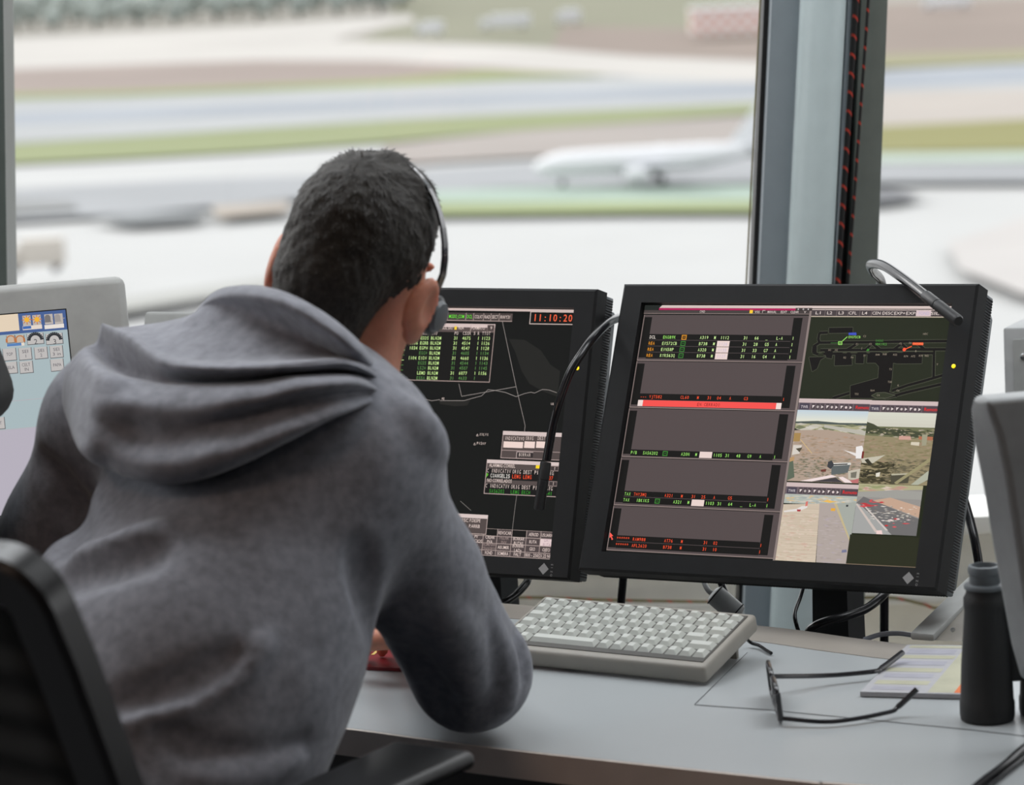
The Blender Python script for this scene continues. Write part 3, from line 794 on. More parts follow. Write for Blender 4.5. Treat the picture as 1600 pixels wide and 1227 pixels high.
    for (px, py, s_) in ((335, 485, 'H1'), (398, 485, 'H2'), (600, 428, 'E1'), (730, 428, 'E3'), (1020, 424, 'F2'), (1110, 418, 'F4'), (670, 352, 'C2'), (1246, 330, 'HEC'), (655, 466, 'J'), (480, 558, 'R2'), (552, 556, 'R6'), (672, 538, 'S1'), (790, 530, 'R44'), (858, 526, 'R48'), (958, 530, 'R52'),
                         (1062, 545, 'R74'), (1130, 545, 'A72'), (1205, 540, 'R78'), (1262, 540, 'R82'), (1170, 496, 'B'), (920, 670, 'T3'), (906, 792, 'T38'), (740, 874, 'R64'), (588, 908, 'T52'), (1000, 826, 'K'), (990, 875, 'C6'), (800, 920, 'C4'), (1376, 624, 'Y')):
        d.text(*qm(px, py), s_, (150, 138, 122), h=.0024, bold=True)
    d.poly(P((532, 310), (606, 308), (608, 334), (532, 332)), (66, 84, 190))
    d.text(*qm(528, 362), 'EXS72CB', GRN, h=.0030, width=.0165, bold=True); d.line(P((470, 392), (520, 348)), GRN, .0009)
    for rr in (((434, 396), (468, 396), (468, 424), (434, 424), (434, 396)),): d.line(P(*rr), GRN, .0008)
    d.line(P((438, 410), (464, 410)), GRN, .0007); d.line(P((360, 408), (432, 408)), DGRN, .0006)
    d.text(*qm(790, 396), 'SAS62', (64, 130, 54), h=.0028, width=.0105, bold=True); d.text(*qm(788, 430), 'IBK1KS', (80, 150, 62), h=.0030, width=.0155, bold=True); d.poly(P((700, 486), (716, 462), (734, 470), (726, 486)), (64, 130, 54))
    d.poly(P((1146, 404), (1250, 404), (1250, 430), (1146, 428)), (240, 92, 52)); d.text(*qm(1150, 424), 'THY3MQ', (250, 140, 100), h=.0022, width=.014)
    d.line(P((1068, 472), (1140, 440)), (240, 92, 52), .0012); x, y = d.at(*qm(1068, 472))
    d.poly([(x + .0024 * math.cos(k), y + .0024 * math.sin(k)) for k in [i * .785 for i in range(8)]], (250, 90, 60), raw=True)
    d.rect(SW / 2 - .0010, ym, SW / 2, b[1], (92, 92, 76))
    # ---- camera views
    def cam_view(tl, br, head, q=None):
        (xa, ya), (xb, yb_) = d.at(*tl), d.at(*br)
        hh = .0145 if head else 0
        if head:
            d.rect(xa, ya - .0052, xb, ya, (206, 186, 184)); d.rect(xa, ya - hh, xb, ya - .0052, (112, 98, 104))
            w = xb - xa; d.rect(xa + .02 * w, ya - hh + .0006, xa + .155 * w, ya - .006, (76, 70, 82)); d.text(xa + .088 * w, ya - .0122, 'TWR', (206, 196, 200), h=.0036, align='c', raw=True, bold=True, width=.010)
            for k in range(3):
                for j in range(3):
                    x = xa + w * (.19 + k * .195 + j * .062); yq = ya - .0102
                    d.rect(x - .0006, ya - hh + .0008, x + .0046, ya - .006, (80, 70, 74))
                    if j == 0: d.poly([(x + .0004, yq + .002), (x + .004, yq + .002), (x + .001, yq - .002)], (226, 212, 210), raw=True)
                    elif j == 2: d.poly([(x + .0006, yq + .002), (x + .0038, yq), (x + .0006, yq - .002)], (226, 212, 210), raw=True)
                    else: d.poly([(x + .002 + .0017 * math.cos(g), yq + .0017 * math.sin(g)) for g in [i * .785 for i in range(8)]], (180 + 20 * k, 170 + 16 * k, 168 + 16 * k), raw=True)
            d.rect(xa + .765 * w, ya - hh + .0006, xb, ya - .006, (84, 72, 78)); d.text(xa + .79 * w, ya - .0118, 'Remoto', (240, 34, 30), h=.0042, raw=True, bold=True, width=.0195)
        y1 = ya - hh
        W_, H_ = xb - xa, y1 - yb_
        def R(x0_, y0_, x1_, y1_, c): d.rect(xa + x0_ * W_, y1 - y1_ * H_, xa + x1_ * W_, y1 - y0_ * H_, c)
        def Q(pts, c): d.poly([(xa + a_ * W_, y1 - b_ * H_) for a_, b_ in pts], c, raw=True)
        return R, Q
    def mottle(Q, n, x0, x1, y0, y1, cols, s=.05, slope=0):
        fine = n > 25
        if fine: n, s = int(n * 2.6), s * .48
        for _ in range(n):
            x, y = random.uniform(x0, x1), random.uniform(y0, y1); w, h = s * random.uniform(.5, 2.2), s * random.uniform(.15, .5)
            xs = [min(max(a_, 0), 1) for a_ in (x - w, x, x + w, x)]; ys = [min(max(b_, 0), 1) for b_ in (y, y - h, y + h * slope, y + h)]
            Q(list(zip(xs, ys)), random.choice(cols))
    d.rect(d.at(1249, 623)[0], -SH / 2, SW / 2, ym, (40, 44, 32))
    R, Q = cam_view((1249.5, 623), (1344.5, 756), True)
    for k in range(6): R(0, k * .028, 1, (k + 1) * .028 + .002, (196 + k * 6, 210 + k * 3, 218 - k * 2))
    Q([(0, .165), (.3, .15), (.6, .17), (1, .165), (1, .21), (0, .2)], (84, 92, 88)); Q([(0, .19), (1, .2), (1, .36), (0, .26)], (170, 166, 132)); mottle(Q, 22, 0, 1, .2, .3, [(120, 124, 96), (196, 190, 176), (206, 200, 190)], .07)
    Q([(.4, .2), (1, .28), (1, .34), (.4, .24)], (186, 182, 170))
    Q([(0, .29), (.45, .27), (1, .345), (1, 1), (0, 1)], (176, 156, 140)); mottle(Q, 90, 0, 1, .36, .8, [(166, 146, 128), (182, 164, 150), (158, 138, 116), (178, 150, 128)], .06)
    mottle(Q, 90, 0, 1, .66, .95, [(150, 140, 122), (132, 124, 104), (120, 116, 96), (160, 150, 140)], .05)
    Q([(.10, .42), (.115, .42), (.30, .61), (.285, .61)], (206, 178, 132))
    for pts, c in (((( .01, .33), (.10, .33), (.10, .45), (.01, .45)), (168, 136, 84)), (((.02, .50), (.14, .50), (.12, .62), (.02, .64)), (214, 206, 196)), (((.06, .55), (.15, .53), (.12, .60)), (84, 76, 62)), (((.0, .68), (.06, .66), (.06, .72), (0, .74)), (186, 150, 106)),
                   (((.0, .74), (.05, .72), (.10, .95), (.0, 1)), (96, 106, 90)), (((.72, .55), (.95, .60), (1, .62), (1, .65), (.92, .64)), (232, 226, 222)), (((.88, .50), (.96, .48), (1, .56), (.98, .66), (.9, .66)), (236, 232, 230)),
                   (((.58, .735), (.84, .72), (.82, .86), (.60, .90)), (98, 104, 104)), (((.58, .735), (.84, .72), (.85, .75), (.60, .775)), (216, 214, 208)), (((.61, .75), (.80, .735), (.80, .75), (.62, .765)), (30, 30, 32)), (((.53, .72), (.58, .70), (.62, .76), (.58, .82), (.53, .79)), (64, 66, 70)),
                   (((.45, .83), (.52, .82), (.52, .86), (.45, .86)), (112, 64, 54)), (((.82, .84), (.98, .80), (.98, .96), (.84, .95)), (196, 188, 172)), (((.86, .86), (.94, .84), (.94, .93), (.87, .93)), (120, 116, 104)),
                   (((.18, 1), (.60, .90), (.68, .92), (.35, 1)), (238, 220, 218)), (((.35, 1), (.66, .935), (.78, 1)), (70, 66, 70)), (((.70, .93), (.76, .92), (.92, 1), (.80, 1)), (238, 220, 218)), (((.86, .97), (1, .93), (1, 1), (.90, 1)), (190, 112, 112))): Q(pts, c)
    R, Q = cam_view((1361, 626.5), (1452, 760), True)
    for k in range(5): R(0, k * .05, 1, (k + 1) * .05 + .003, (214 - k * 2, 214 - k * 3, 200 - k * 3))
    R(0, .2, 1, .42, (112, 114, 84)); Q([(0, .14), (.1, .17), (.2, .22), (.4, .235), (.6, .24), (1, .29), (1, .36), (0, .30)], (72, 76, 58)); mottle(Q, 40, 0, 1, .22, .36, [(64, 68, 50), (150, 142, 112), (180, 168, 150), (96, 98, 70)], .05)
    Q([(0, .33), (1, .37), (1, 1), (0, 1)], (150, 138, 108)); mottle(Q, 110, 0, 1, .38, .75, [(142, 130, 100), (160, 144, 118), (132, 124, 92), (158, 136, 112)], .06); mottle(Q, 60, 0, .5, .7, 1, [(70, 66, 48), (86, 80, 58), (58, 54, 42)], .08); mottle(Q, 60, .4, 1, .65, .95, [(126, 116, 92), (104, 98, 78)], .06)
    for pts, c in ((((.50, .33), (.66, .33), (.68, .38), (.50, .38)), (206, 160, 146)), (((.68, .41), (.8, .41), (.8, .46), (.68, .45)), (214, 204, 184)), (((.78, .33), (.98, .33), (.98, .38), (.78, .37)), (176, 112, 84)), (((.82, .3), (.9, .3), (.9, .45), (.84, .46)), (160, 156, 132)),
                   (((.0, .66), (.25, .62), (.34, .60), (.18, .72), (.02, .72)), (196, 190, 172)), (((.05, .68), (.10, .66), (.18, .74), (.12, .75)), (60, 58, 46)), (((.24, .86), (.30, .84), (.30, .90), (.25, .91)), (226, 220, 206)), (((.0, .56), (.03, .56), (.03, .66), (0, .66)), (120, 50, 44)),
                   (((.45, .86), (.72, .84), (.72, .98), (.48, 1)), (82, 78, 64)), (((.46, .86), (.72, .84), (.72, .86), (.47, .88)), (190, 184, 160)), (((.52, .98), (.98, .62), (1, .66), (.56, 1)), (156, 148, 112)), (((.76, 1), (.98, .80), (1, .84), (1, .92), (.86, 1)), (176, 178, 160))): Q(pts, c)
    R, Q = cam_view((1344.5, 757), (1434, 839), False)
    R(0, 0, 1, 1, (150, 146, 142)); Q([(0, 0), (1, 0), (1, .08), (.5, .12), (0, .17)], (176, 170, 134)); mottle(Q, 20, 0, .7, .02, .14, [(214, 196, 180), (190, 150, 136), (150, 154, 112)], .07)
    Q([(0, .18), (.6, .10), (1, .12), (1, .28), (.3, .27), (0, .26)], (160, 158, 152)); Q([(.25, .33), (.52, .26), (1, .42), (1, .64)], (196, 164, 142)); Q([(.1, .26), (.9, .62), (1, .66), (1, 1), (.56, 1), (.0, .40)], (112, 110, 110))
    Q([(.0, .40), (.06, .42), (.62, 1), (.0, 1)], (164, 164, 162)); Q([(.0, .42), (.02, .40), (.40, .95), (.36, .97)], (204, 190, 182)); Q([(.1, .42), (.13, .42), (.56, .92), (.52, .92)], (206, 196, 190))
    mottle(Q, 30, .2, .95, .42, .75, [(226, 218, 206), (206, 200, 188), (236, 228, 220), (140, 130, 122)], .045); mottle(Q, 10, .08, .4, .30, .46, [(190, 62, 66), (206, 84, 88)], .05); mottle(Q, 9, .5, .9, .65, .92, [(210, 48, 52), (220, 90, 94), (230, 210, 206)], .045)
    Q([(.38, .93), (.46, .92), (.48, 1), (.38, 1)], (236, 208, 204))
    R, Q = cam_view((1232, 755), (1327, 883), True)
    R(0, 0, 1, .14, (176, 182, 174)); mottle(Q, 26, 0, 1, .02, .13, [(196, 192, 178), (212, 184, 140), (166, 172, 168), (206, 200, 190)], .08); Q([(.0, .16), (.5, .13), (.56, 1), (.0, 1)], (206, 190, 170))
    for k in range(30): yk = .18 + k * .027; R(.02 + random.uniform(0, .1), yk, .52 + .04 * yk, yk + .004, random.choice([(186, 170, 150), (222, 206, 188), (196, 176, 158)]))
    mottle(Q, 50, .0, .48, .3, 1, [(212, 198, 180), (198, 182, 160), (216, 196, 180), (204, 176, 158)], .06)
    Q([(.5, .12), (.74, .12), (1, .70), (1, 1), (.57, 1)], (176, 164, 158)); mottle(Q, 30, .58, .9, .3, 1, [(182, 170, 166), (168, 156, 150), (178, 166, 172)], .06); Q([(.74, .12), (1, .08), (1, .70)], (166, 170, 162)); Q([(.70, .12), (.74, .12), (1, .66), (1, .70)], (196, 180, 140))
    Q([(.02, .26), (.2, .22), (.26, .18), (.34, .17), (.34, .20), (.24, .25), (.03, .28)], (226, 220, 216)); Q([(.31, .11), (.34, .10), (.34, .17), (.31, .18)], (214, 120, 110)); Q([(.2, .23), (.26, .23), (.25, .26), (.21, .26)], (170, 60, 66))
    Q([(.67, .19), (.73, .19), (.73, .23), (.67, .23)], (230, 170, 60)); mottle(Q, 5, .58, .68, .08, .14, [(234, 186, 96)], .04); Q([(.87, .13), (.9, .13), (.9, .16), (.87, .16)], (60, 62, 64)); Q([(.9, .8), (.96, .79), (.97, .83), (.9, .84)], (120, 122, 150))
    xa, ya = d.at(1330, 838); d.rect(d.at(1328, 860)[0], -SH / 2, SW / 2, d.at(1400, 840)[1], (45, 47, 33)); d.rect(d.at(1328, 860)[0], -SH / 2, SW / 2, -SH / 2 + .0008, (130, 112, 96))

def draw_left(d):
    q5 = lambda x, y: (580 + x / 4, 440 + y / 4)
    q8 = lambda x, y: (590 + x / 8, 475 + y / 8)
    q6 = lambda x, y: (700 + x / 7.273, 790 + y / 7.273)
    q7 = lambda x, y: (740 + x / 8.7625, 660 + y / 8.7625)
    T2 = (226, 206, 198)
    d.poly([q5(860, 360), q5(960, 365), q5(1060, 430), q5(1120, 520), q5(1180, 560), q5(1165, 720), q5(1080, 690), q5(990, 640), q5(940, 560), q5(900, 440)], (38, 38, 36))
    d.poly([q5(420, 740), q5(620, 742), q5(600, 775), q5(520, 780), q5(430, 765)], (40, 39, 37))
    for pts in ([(820, 250), (905, 655), (962, 900), (958, 935)], [(905, 658), (565, 718), (548, 640)], [(208, 765), (250, 730), (290, 722), (330, 735), (380, 746), (430, 738)], [(430, 745), (580, 745), (640, 728), (690, 715), (730, 676), (780, 682), (840, 694), (905, 720), (960, 700), (1000, 692), (1020, 698), (1070, 675), (1110, 678), (1160, 695)]):
        d.line([q5(*p_) for p_ in pts], (150, 142, 138), .0007)
    d.line([q7(590, 1000), q7(560, 1227), q6(730, 290)], (130, 124, 120), .0007)
    d.line([q6(140, -50), q6(262, 58)], (120, 116, 112), .0007)
    for (px, py, s_) in ((275, 768, 'PE1'), (440, 740, 'PE'), (1122, 772, 'ULAX')): d.text(*q5(px, py), s_, T2, h=.0030)
    for (px, py, s_) in ((78, 182, 'XILVI'), (40, 304, 'PISAV')):
        d.text(*q7(px, py), s_, T2, h=.0034, cw=.0028)
        x, y = d.at(*q7(px - 40, py + 6)); d.line([(x, y), (x + .0028, y), (x + .0014, y + .0028), (x, y)], T2, .0004, raw=True)
    x, y = d.at(*q5(262, 770)); d.line([(x, y), (x + .0028, y), (x + .0014, y + .0028), (x, y)], T2, .0004, raw=True)
    # top bar and clock
    d.box((464, 478), q5(1280, 192), (206, 186, 180))
    (xa, ya), (xb, yb) = d.at(*q5(300, 192)), d.at(*q5(880, 252)); d.rect(d.at(560, 500)[0], yb, xb, ya, (92, 80, 78)); d.rect(d.at(560, 500)[0], yb, xb, yb + .0012, (160, 142, 136))
    yt = d.at(*q5(482, 228))[1]
    for x0_, x1_, s_, c in ((384, 474, 'RODADURA', T2), (480, 586, 'MODO_COM', (110, 230, 60)), (596, 634, 'DCL', (110, 230, 60)), (644, 700, 'COLAT', T2), (706, 746, 'RAD', T2), (752, 798, 'SECT', T2), (804, 872, 'RWY31', T2)):
        xx0, xx1 = d.at(*q5(x0_, 220))[0], d.at(*q5(x1_, 220))[0]
        d.rect(xx0 - .0012, yb + .001, xx0 - .0004, ya, (170, 152, 146)); d.rect(xx0, yb + .0014, xx1, ya - .0006, (70, 62, 60))
        d.text((xx0 + xx1) / 2, yt, s_, c, h=.0046, align='c', raw=True, bold=True, width=(xx1 - xx0) * .9)
    d.outline(q5(996, 186), q5(1272, 272), (196, 178, 172), .0012)
    d.text(*q5(1008, 247), '11:10:20', (252, 104, 68), h=.0092, cw=.00745, bold=True)
    # departure list window
    (xa, ya), (xb, yb) = d.at(*q5(0, 254)), d.at(*q5(744, 632)); xb = d.at(*q5(776, 275))[0]
    xa = d.at(500, 560)[0]
    d.rect(xa, yb, xb, ya, (170, 150, 144)); d.rect(xa + .001, yb + .001, xb - .001, ya - .004, (28, 27, 26)); d.rect(xa, ya - .0048, xb, ya, (212, 192, 188))
    yh = d.at(*q8(600, 318))[1]; d.rect(xa + .001, yh - .003, xb - .001, ya - .0048, (92, 80, 78))
    d.text(*q8(600, 316), 'AUT SI/U', T2, h=.0044, bold=True, width=.0162); d.text(*q8(805, 318), 'SOL SI/U', T2, h=.0044, bold=True, width=.0165); d.text(*q8(1008, 318), 'REA', T2, h=.0044, bold=True, width=.0085)
    for px in (756, 960): x, y = d.at(*q8(px, 318)); d.rect(x, y - .0005, x + .0036, y + .0042, (244, 206, 64))
    x, y = d.at(*q8(1160, 318)); d.rect(x, y - .003, x + .0008, y + .006, (190, 170, 164)); d.text(*q8(1172, 320), 'FORMATO', T2, h=.0046, bold=True, width=.0205)
    x, y = d.at(*q8(1370, 318)); d.rect(x, y - .003, xb - .001, y + .006, (124, 108, 104)); d.rect(x + .0008, y - .0022, xb - .0018, y + .0052, (78, 68, 66)); d.text(*q8(1408, 320), '9', T2, h=.0042, bold=True)
    CW = .00330
    def cols(by, items, dx=0):
        for px, s_, c in items: d.text(*q8(px + dx, by + (px - 540) * .006), s_, c, h=.0044, cw=CW, bold=(c != DGRN and c != T2))
    cols(384, [(430, 'OBT', (120, 110, 106)), (540, 'DEST', T2), (670, 'SID', T2), (958, 'PD', T2), (1062, 'CSSR', T2), (1198, 'S', T2), (1248, 'R', T2), (1304, 'TTOT', T2)])
    rows = [('1110', 'EDDS', '4675', '1123', 1), ('1106', 'EGBB', '4514', '1126', 1), ('1034', 'EGPH', '4547', '1128', 1), ('', 'EGGW', '4605', '1134', 0), ('1104', 'EIDW', '4660', '1136', 1), ('', 'EGSS', '4544', '1143', 0), ('', 'LSZH', '4507', '1145', 0), ('', 'LEMD', '6077', '1156', 1), ('', 'ESSA', '4633', '', 0)]
    hl = (214, 248, 160)
    for k, (ob, de, cs, tt, on) in enumerate(rows):
        by = 446 + k * 62.4; dx = -6.2 * k; c = hl if on else (96, 146, 80)
        it = [(534, de, c), (664, 'BLN2M', hl), (950, '31', c), (1056, cs, c), (1246, 'I', c)]
        if ob: it.append((406, ob, hl))
        if tt: it.append((1298, tt, c))
        cols(by, it, dx)
        x, y = d.at(*q8(276 + dx, by + 8)); d.rect(x, y, x + .0098, y + .0007, c)
    for k, s_ in ((4, '1125'), (5, '1132'), (6, '1135'), (7, '1148')): d.text(*q8(148 - 6.2 * k, 446 + k * 62.4), s_, (214, 236, 180), h=.0044, cw=CW, bold=True)
    for k, s_ in ((7, '1156'),): d.text(*q8(10 - 6.2 * k, 446 + k * 62.4), s_, (214, 236, 180), h=.0044, cw=CW, bold=True)
    d.text(*q8(160, 1000), '10 370', (170, 160, 156), h=.0036, cw=.0026); d.text(*q8(372, 1004), 'RUN', (170, 160, 156), h=.0036, cw=.0026)
    # call sign window
    (xa, ya), (xb, yb) = d.at(*q7(400, 118)), d.at(*q7(370, 492)); yb = d.at(*q7(372, 492))[1]; xa = d.at(*q7(388, 300))[0]; xb = SW / 2 - .003
    d.rect(xa, yb, xb, ya, (170, 150, 146)); d.rect(xa + .001, yb + .001, xb, ya - .0052, (84, 74, 72)); d.rect(xa, ya - .0052, xb, ya, (212, 194, 190))
    for px, s_ in ((430, 'INDICATIVO'), (712, 'ORIG'), (874, 'DEST')): d.text(*q7(px, 242), s_, T2, h=.0048, cw=.00288 if len(s_) > 5 else .0030)
    for x0_, x1_ in ((416, 674), (700, 836), (864, 1000)): d.box(q7(x0_, 262), q7(x1_, 356), (238, 214, 206))
    y = d.at(*q7(400, 386))[1]; d.rect(xa, y, xb, y + .0008, (170, 150, 146))
    d.box(q7(590, 410), q7(812, 484), (52, 46, 46)); x, y = d.at(*q7(590, 408)); d.rect(x, y, x + .025, y + .0008, (200, 180, 176)); d.rect(x, y - .008, x + .0008, y, (200, 180, 176)); d.text(*q7(618, 466), 'BORRAR', T2, h=.0044, cw=.0030)
    # alarm window
    (xa, ya), (_, yb) = d.at(*q7(186, 510)), d.at(*q7(142, 980)); xa = d.at(*q7(164, 740))[0]; xb = d.at(*q7(1155, 900))[0]
    d.rect(xa, yb, xb, ya, (176, 156, 152)); d.rect(xa + .0010, yb + .001, xb - .001, ya - .0046, (28, 27, 27)); d.rect(xa, ya - .0046, xb, ya, (214, 196, 192))
    yA = d.at(*q7(190, 632))[1]; d.rect(xa + .001, yA, xb - .001, ya - .0046, (86, 76, 74)); yB0 = d.at(*q7(170, 780))[1]; yB1 = d.at(*q7(165, 838))[1]; d.rect(xa + .001, yB1, xb - .001, yB0, (86, 76, 74))
    d.text(xa + .004, yA + .0022, 'ALARMAS CORREL', T2, h=.0044, raw=True, bold=True, width=.039); d.text(xa + .003, yB1 + .0022, 'NO CORRELADOS', T2, h=.0044, raw=True, bold=True, width=.037)
    x, y = d.at(*q7(852, 632)); d.rect(x, y, x + .006, y + .0042, (248, 214, 40))
    for yy in (yA, yB1): d.rect(xb - .014, yy + .0002, xb - .0014, yy + .0068, (150, 132, 128)); d.rect(xb - .0132, yy + .001, xb - .0022, yy + .006, (66, 58, 58)); d.text(xb - .0086, yy + .0018, '1', T2, h=.004, raw=True, bold=True)
    def arow(px, py, items):
        y = d.at(*q7(px, py))[1]
        for vx, s_, c in items:
            d.text(d.at(*q7(vx, py + (vx - px) * .025))[0], y, s_, c, h=.0050, cw=.00330, raw=True, bold=(c != T2))
    arow(178, 686, [(180, 'C', T2), (242, 'INDICATIV', T2), (530, 'ORIG', T2), (680, 'DEST', T2), (832, 'PIST', T2), (1010, 'SIG', T2)])
    arow(172, 752, [(172, 'P', (120, 230, 60)), (228, 'COANGEL25', (250, 244, 236)), (526, 'LEMG', RED), (676, 'LEMG', RED), (1000, '237', RED)])
    arow(158, 893, [(160, 'C', T2), (220, 'INDICATIV', T2), (510, 'ORIG', T2), (658, 'DEST', T2), (812, 'PIST', T2), (994, 'SIG', T2)])
    arow(150, 962, [(212, 'SAS6202', (60, 150, 50)), (506, 'LEMG', (60, 150, 50)), (656, 'EKCH', (60, 150, 50)), (986, '641', (60, 150, 50))])
    # button table along the bottom
    xs = [d.at(*q6(v_, 400))[0] for v_ in (80, 240, 398, 556, 722, 888, 1050)] + [SW / 2]
    ys = [d.at(*q6(450, v_))[1] for v_ in (262, 345, 428, 508, 572)]
    d.rect(xs[0], ys[4] - .0008, SW / 2, ys[0], (176, 158, 152))
    cells = [['', '', '', 'REVOCAR', '', 'AEROD', 'USUARIO'], ['', 'PV INICIOS', 'CREAR PVA', 'PEDIR INV', 'BORRAR RUTAS', 'RUTA', 'DAT RUTA'], ['', 'PV', 'ELIMINAR TRANSPOS', 'ASUMIR', 'BORRAR LADs', 'GEO', 'OJEO'], ['', '', 'FGND', 'SOMBRA', 'FALT', '000 - 250', '21.22 NM']]
    for r_ in range(4):
        for c_ in range(7):
            s_ = cells[r_][c_]
            x0_, x1_, y1_, y0_ = xs[c_], xs[c_ + 1], ys[r_], ys[r_ + 1]
            bg = BLK if (r_ == 0 and s_ == '') else ((226, 204, 204) if s_ == 'DAT RUTA' else (80, 70, 70))
            d.rect(x0_ + .0004, y0_ + .0004, x1_ - .0004, y1_ - .0004, bg)
            c = (180, 150, 160) if s_ == 'DAT RUTA' else ((150, 132, 128) if s_ in ('PEDIR INV', 'ELIMINAR TRANSPOS') else T2)
            ws = s_.split(' ') if r_ in (1, 2) else [s_]
            for k, w_ in enumerate(ws):
                if not w_: continue
                yy = (y0_ + y1_) / 2 - .0020 + (.0029 if len(ws) == 2 and k == 0 else (-.0029 if len(ws) == 2 else 0))
                d.text((x0_ + x1_) / 2, yy, w_, c, h=.0042, raw=True, align='c', bold=True, width=min(.0028 * len(w_), (x1_ - x0_) * .92))
    # small window with the two choices
    (xa, ya), (xb, yb) = d.at(*q6(100, 92)), d.at(*q6(436, 334)); xa = d.at(680, 840)[0]; xb = d.at(*q6(450, 200))[0]
    d.rect(xa, yb, xb, ya, (176, 158, 152)); d.rect(xa, yb + .001, xb - .001, ya - .005, (84, 74, 72)); d.rect(xa, ya - .005, xb, ya, (216, 198, 194))
    d.text(*q6(246, 188), 'P.DESPE', T2, h=.0044, bold=True, width=.0165); d.text(*q6(238, 252), 'P.ARRIB', T2, h=.0044, bold=True, width=.0165)
    d.text(*q6(120, 184), 'DESC', T2, h=.0044, bold=True)

oR = Vector((.322, 3.87, ZC - .685)); oL = Vector((-.122, 4.157, ZC - .711))
monitor(oR, 34.2, 24.6, 2.1, 'right-hand black monitor, showing flight strips, an airport map and four camera views', draw_right, (1310, 960))
monitor(oL, 30.4, 17.9, 1.0, 'left-hand black monitor, showing a red 11:10:20 clock on a dark radar picture', draw_left, (772, 930))

# ------------------------------------------------------------------ small things on and behind the desk
def tubes(name, label, cat, pts, r, m, n=10, dense=8, root=None, part=None):
    mb = MB(); mb.tube(catmull(pts, dense), r, n)
    o = mb.build(name, m, root)
    if root is None: tag(o, label, cat)
    return o

# gooseneck microphones: one rises behind each monitor and bends forward over it
def gooseneck(label, path, tip, r0, r1, foot, kink=2):
    t = thing('gooseneck_microphone', label, 'microphone', foot, 'gooseneck microphones at the monitors')
    mb = MB(); mb.tube(catmull(path, 10), r0, 14); mb.build('gooseneck', M['cable'], t)
    mb = MB(); a, b = Vector(tip[0]), Vector(tip[1]); d = b - a
    L_ = d.length; R_ = d.to_track_quat('Z', 'Y').to_matrix()
    mb.lathe([(r1 * .9, 0), (r1, .002), (r1, L_ * .36), (r1 * .93, L_ * .365), (r1 * .93, L_ * .385), (r1, L_ * .39), (r1, L_ * .97), (r1 * .8, L_)], a, R_, 20)
    cap = mb.build('microphone_capsule', M['black'], t)
    mb = MB(); mb.lathe([(.035, .001), (.035, .012), (.010, .02), (.008, .05)], foot, n=24); mb.build('base', M['black'], t)
    return t
# left one: its pole is seen under the right monitor, its tip hangs before the left monitor
f1 = aty(970, 952, 4.22); f1.z = ZS
gooseneck('black gooseneck microphone arching down in front of the left monitor',
          [f1 + Vector((0, 0, .03)), aty(970, 985, 4.22), aty(974, 900, 4.22), aty(986, 760, 4.23), aty(998, 620, 4.23), aty(994, 525, 4.21), aty(976, 498, 4.15), aty(959, 500, 4.08), aty(944, 510, 4.03), aty(925, 530, 3.98), aty(910, 551, 3.955), aty(894, 576, 3.94), aty(882, 604, 3.93), aty(871, 638, 3.92), aty(863, 669, 3.915), aty(854, 720, 3.905)],
          (aty(853, 722, 3.905), aty(842, 797, 3.895)), .0056, .0070, f1)
f2 = aty(1375, 960, 4.20); f2.z = ZS
gooseneck('black gooseneck microphone curving over the top right corner of the right monitor',
          [f2 + Vector((0, 0, .03)), aty(1382, 900, 4.20), aty(1384, 700, 4.20), aty(1382, 520, 4.17), aty(1378, 445, 4.12), aty(1364, 424, 4.03), aty(1361, 413, 3.97), aty(1380, 415, 3.90), aty(1408, 433, 3.83), aty(1447, 463, 3.755)],
          (aty(1446, 462, 3.755), aty(1498, 502, 3.675)), .0060, .0070, f2)

# cables under the monitors
tubes('power_cable', 'thick black cable hanging under the right end of the left monitor', 'cable', [aty(826, 900, 4.14), aty(822, 912, 4.12), aty(805, 930, 4.10), aty(786, 942, 4.08), aty(765, 950, 4.07), aty(740, 975, 4.10), aty(720, 1010, 4.15)], .0052, M['cable'])
tubes('signal_cable', 'black cable curving across the stand below the right monitor', 'cable', [aty(1392, 915, 3.98), aty(1376, 934, 3.93), aty(1352, 952, 3.90), aty(1322, 963, 3.88), aty(1290, 972, 3.87), aty(1272, 980, 3.87), aty(1262, 992, 3.89), aty(1258, 1020, 3.95)], .0058, M['cable'])
tubes('thin_cable', 'thin dark cable looping in front of the round column, left of the monitor stand', 'cable', [aty(1256, 915, 4.02), aty(1250, 935, 4.0), aty(1242, 958, 3.98), aty(1244, 975, 3.97), aty(1250, 992, 3.98), aty(1262, 1015, 4.0)], .0026, M['cable'])
fc = thing('ferrite_cable', 'grey cable with a fat grey ferrite core, hanging behind the keyboard', 'cable', aty(1134, 944, 3.97))
tubes('cord', '', '', [aty(1098, 905, 4.0), aty(1106, 922, 3.98), aty(1118, 932, 3.97), aty(1150, 960, 3.95), aty(1166, 970, 3.94), aty(1186, 984, 3.93)], .0034, M['gcable'], root=fc)
a, b = aty(1113, 926, 3.965), aty(1156, 963, 3.955); d_ = b - a
mb = MB(); mb.lathe([(.006, 0), (.0125, .003), (.0138, .006), (.0138, d_.length - .006), (.0125, d_.length - .003), (.005, d_.length)], a, d_.to_track_quat('Z', 'Y').to_matrix(), 24)
core = mb.build('ferrite_core', M['gcable'], fc)
mb = MB()
R_ = d_.to_track_quat('Z', 'Y').to_matrix()
for k in (.1, .86):
    mb.tube([a + d_ * k + R_ @ Vector((.0139 * math.cos(g), .0139 * math.sin(g), 0)) for g in [i * .314 for i in range(21)]], .0009, 6)
mb.build('clip_groove', M['slot'], core)
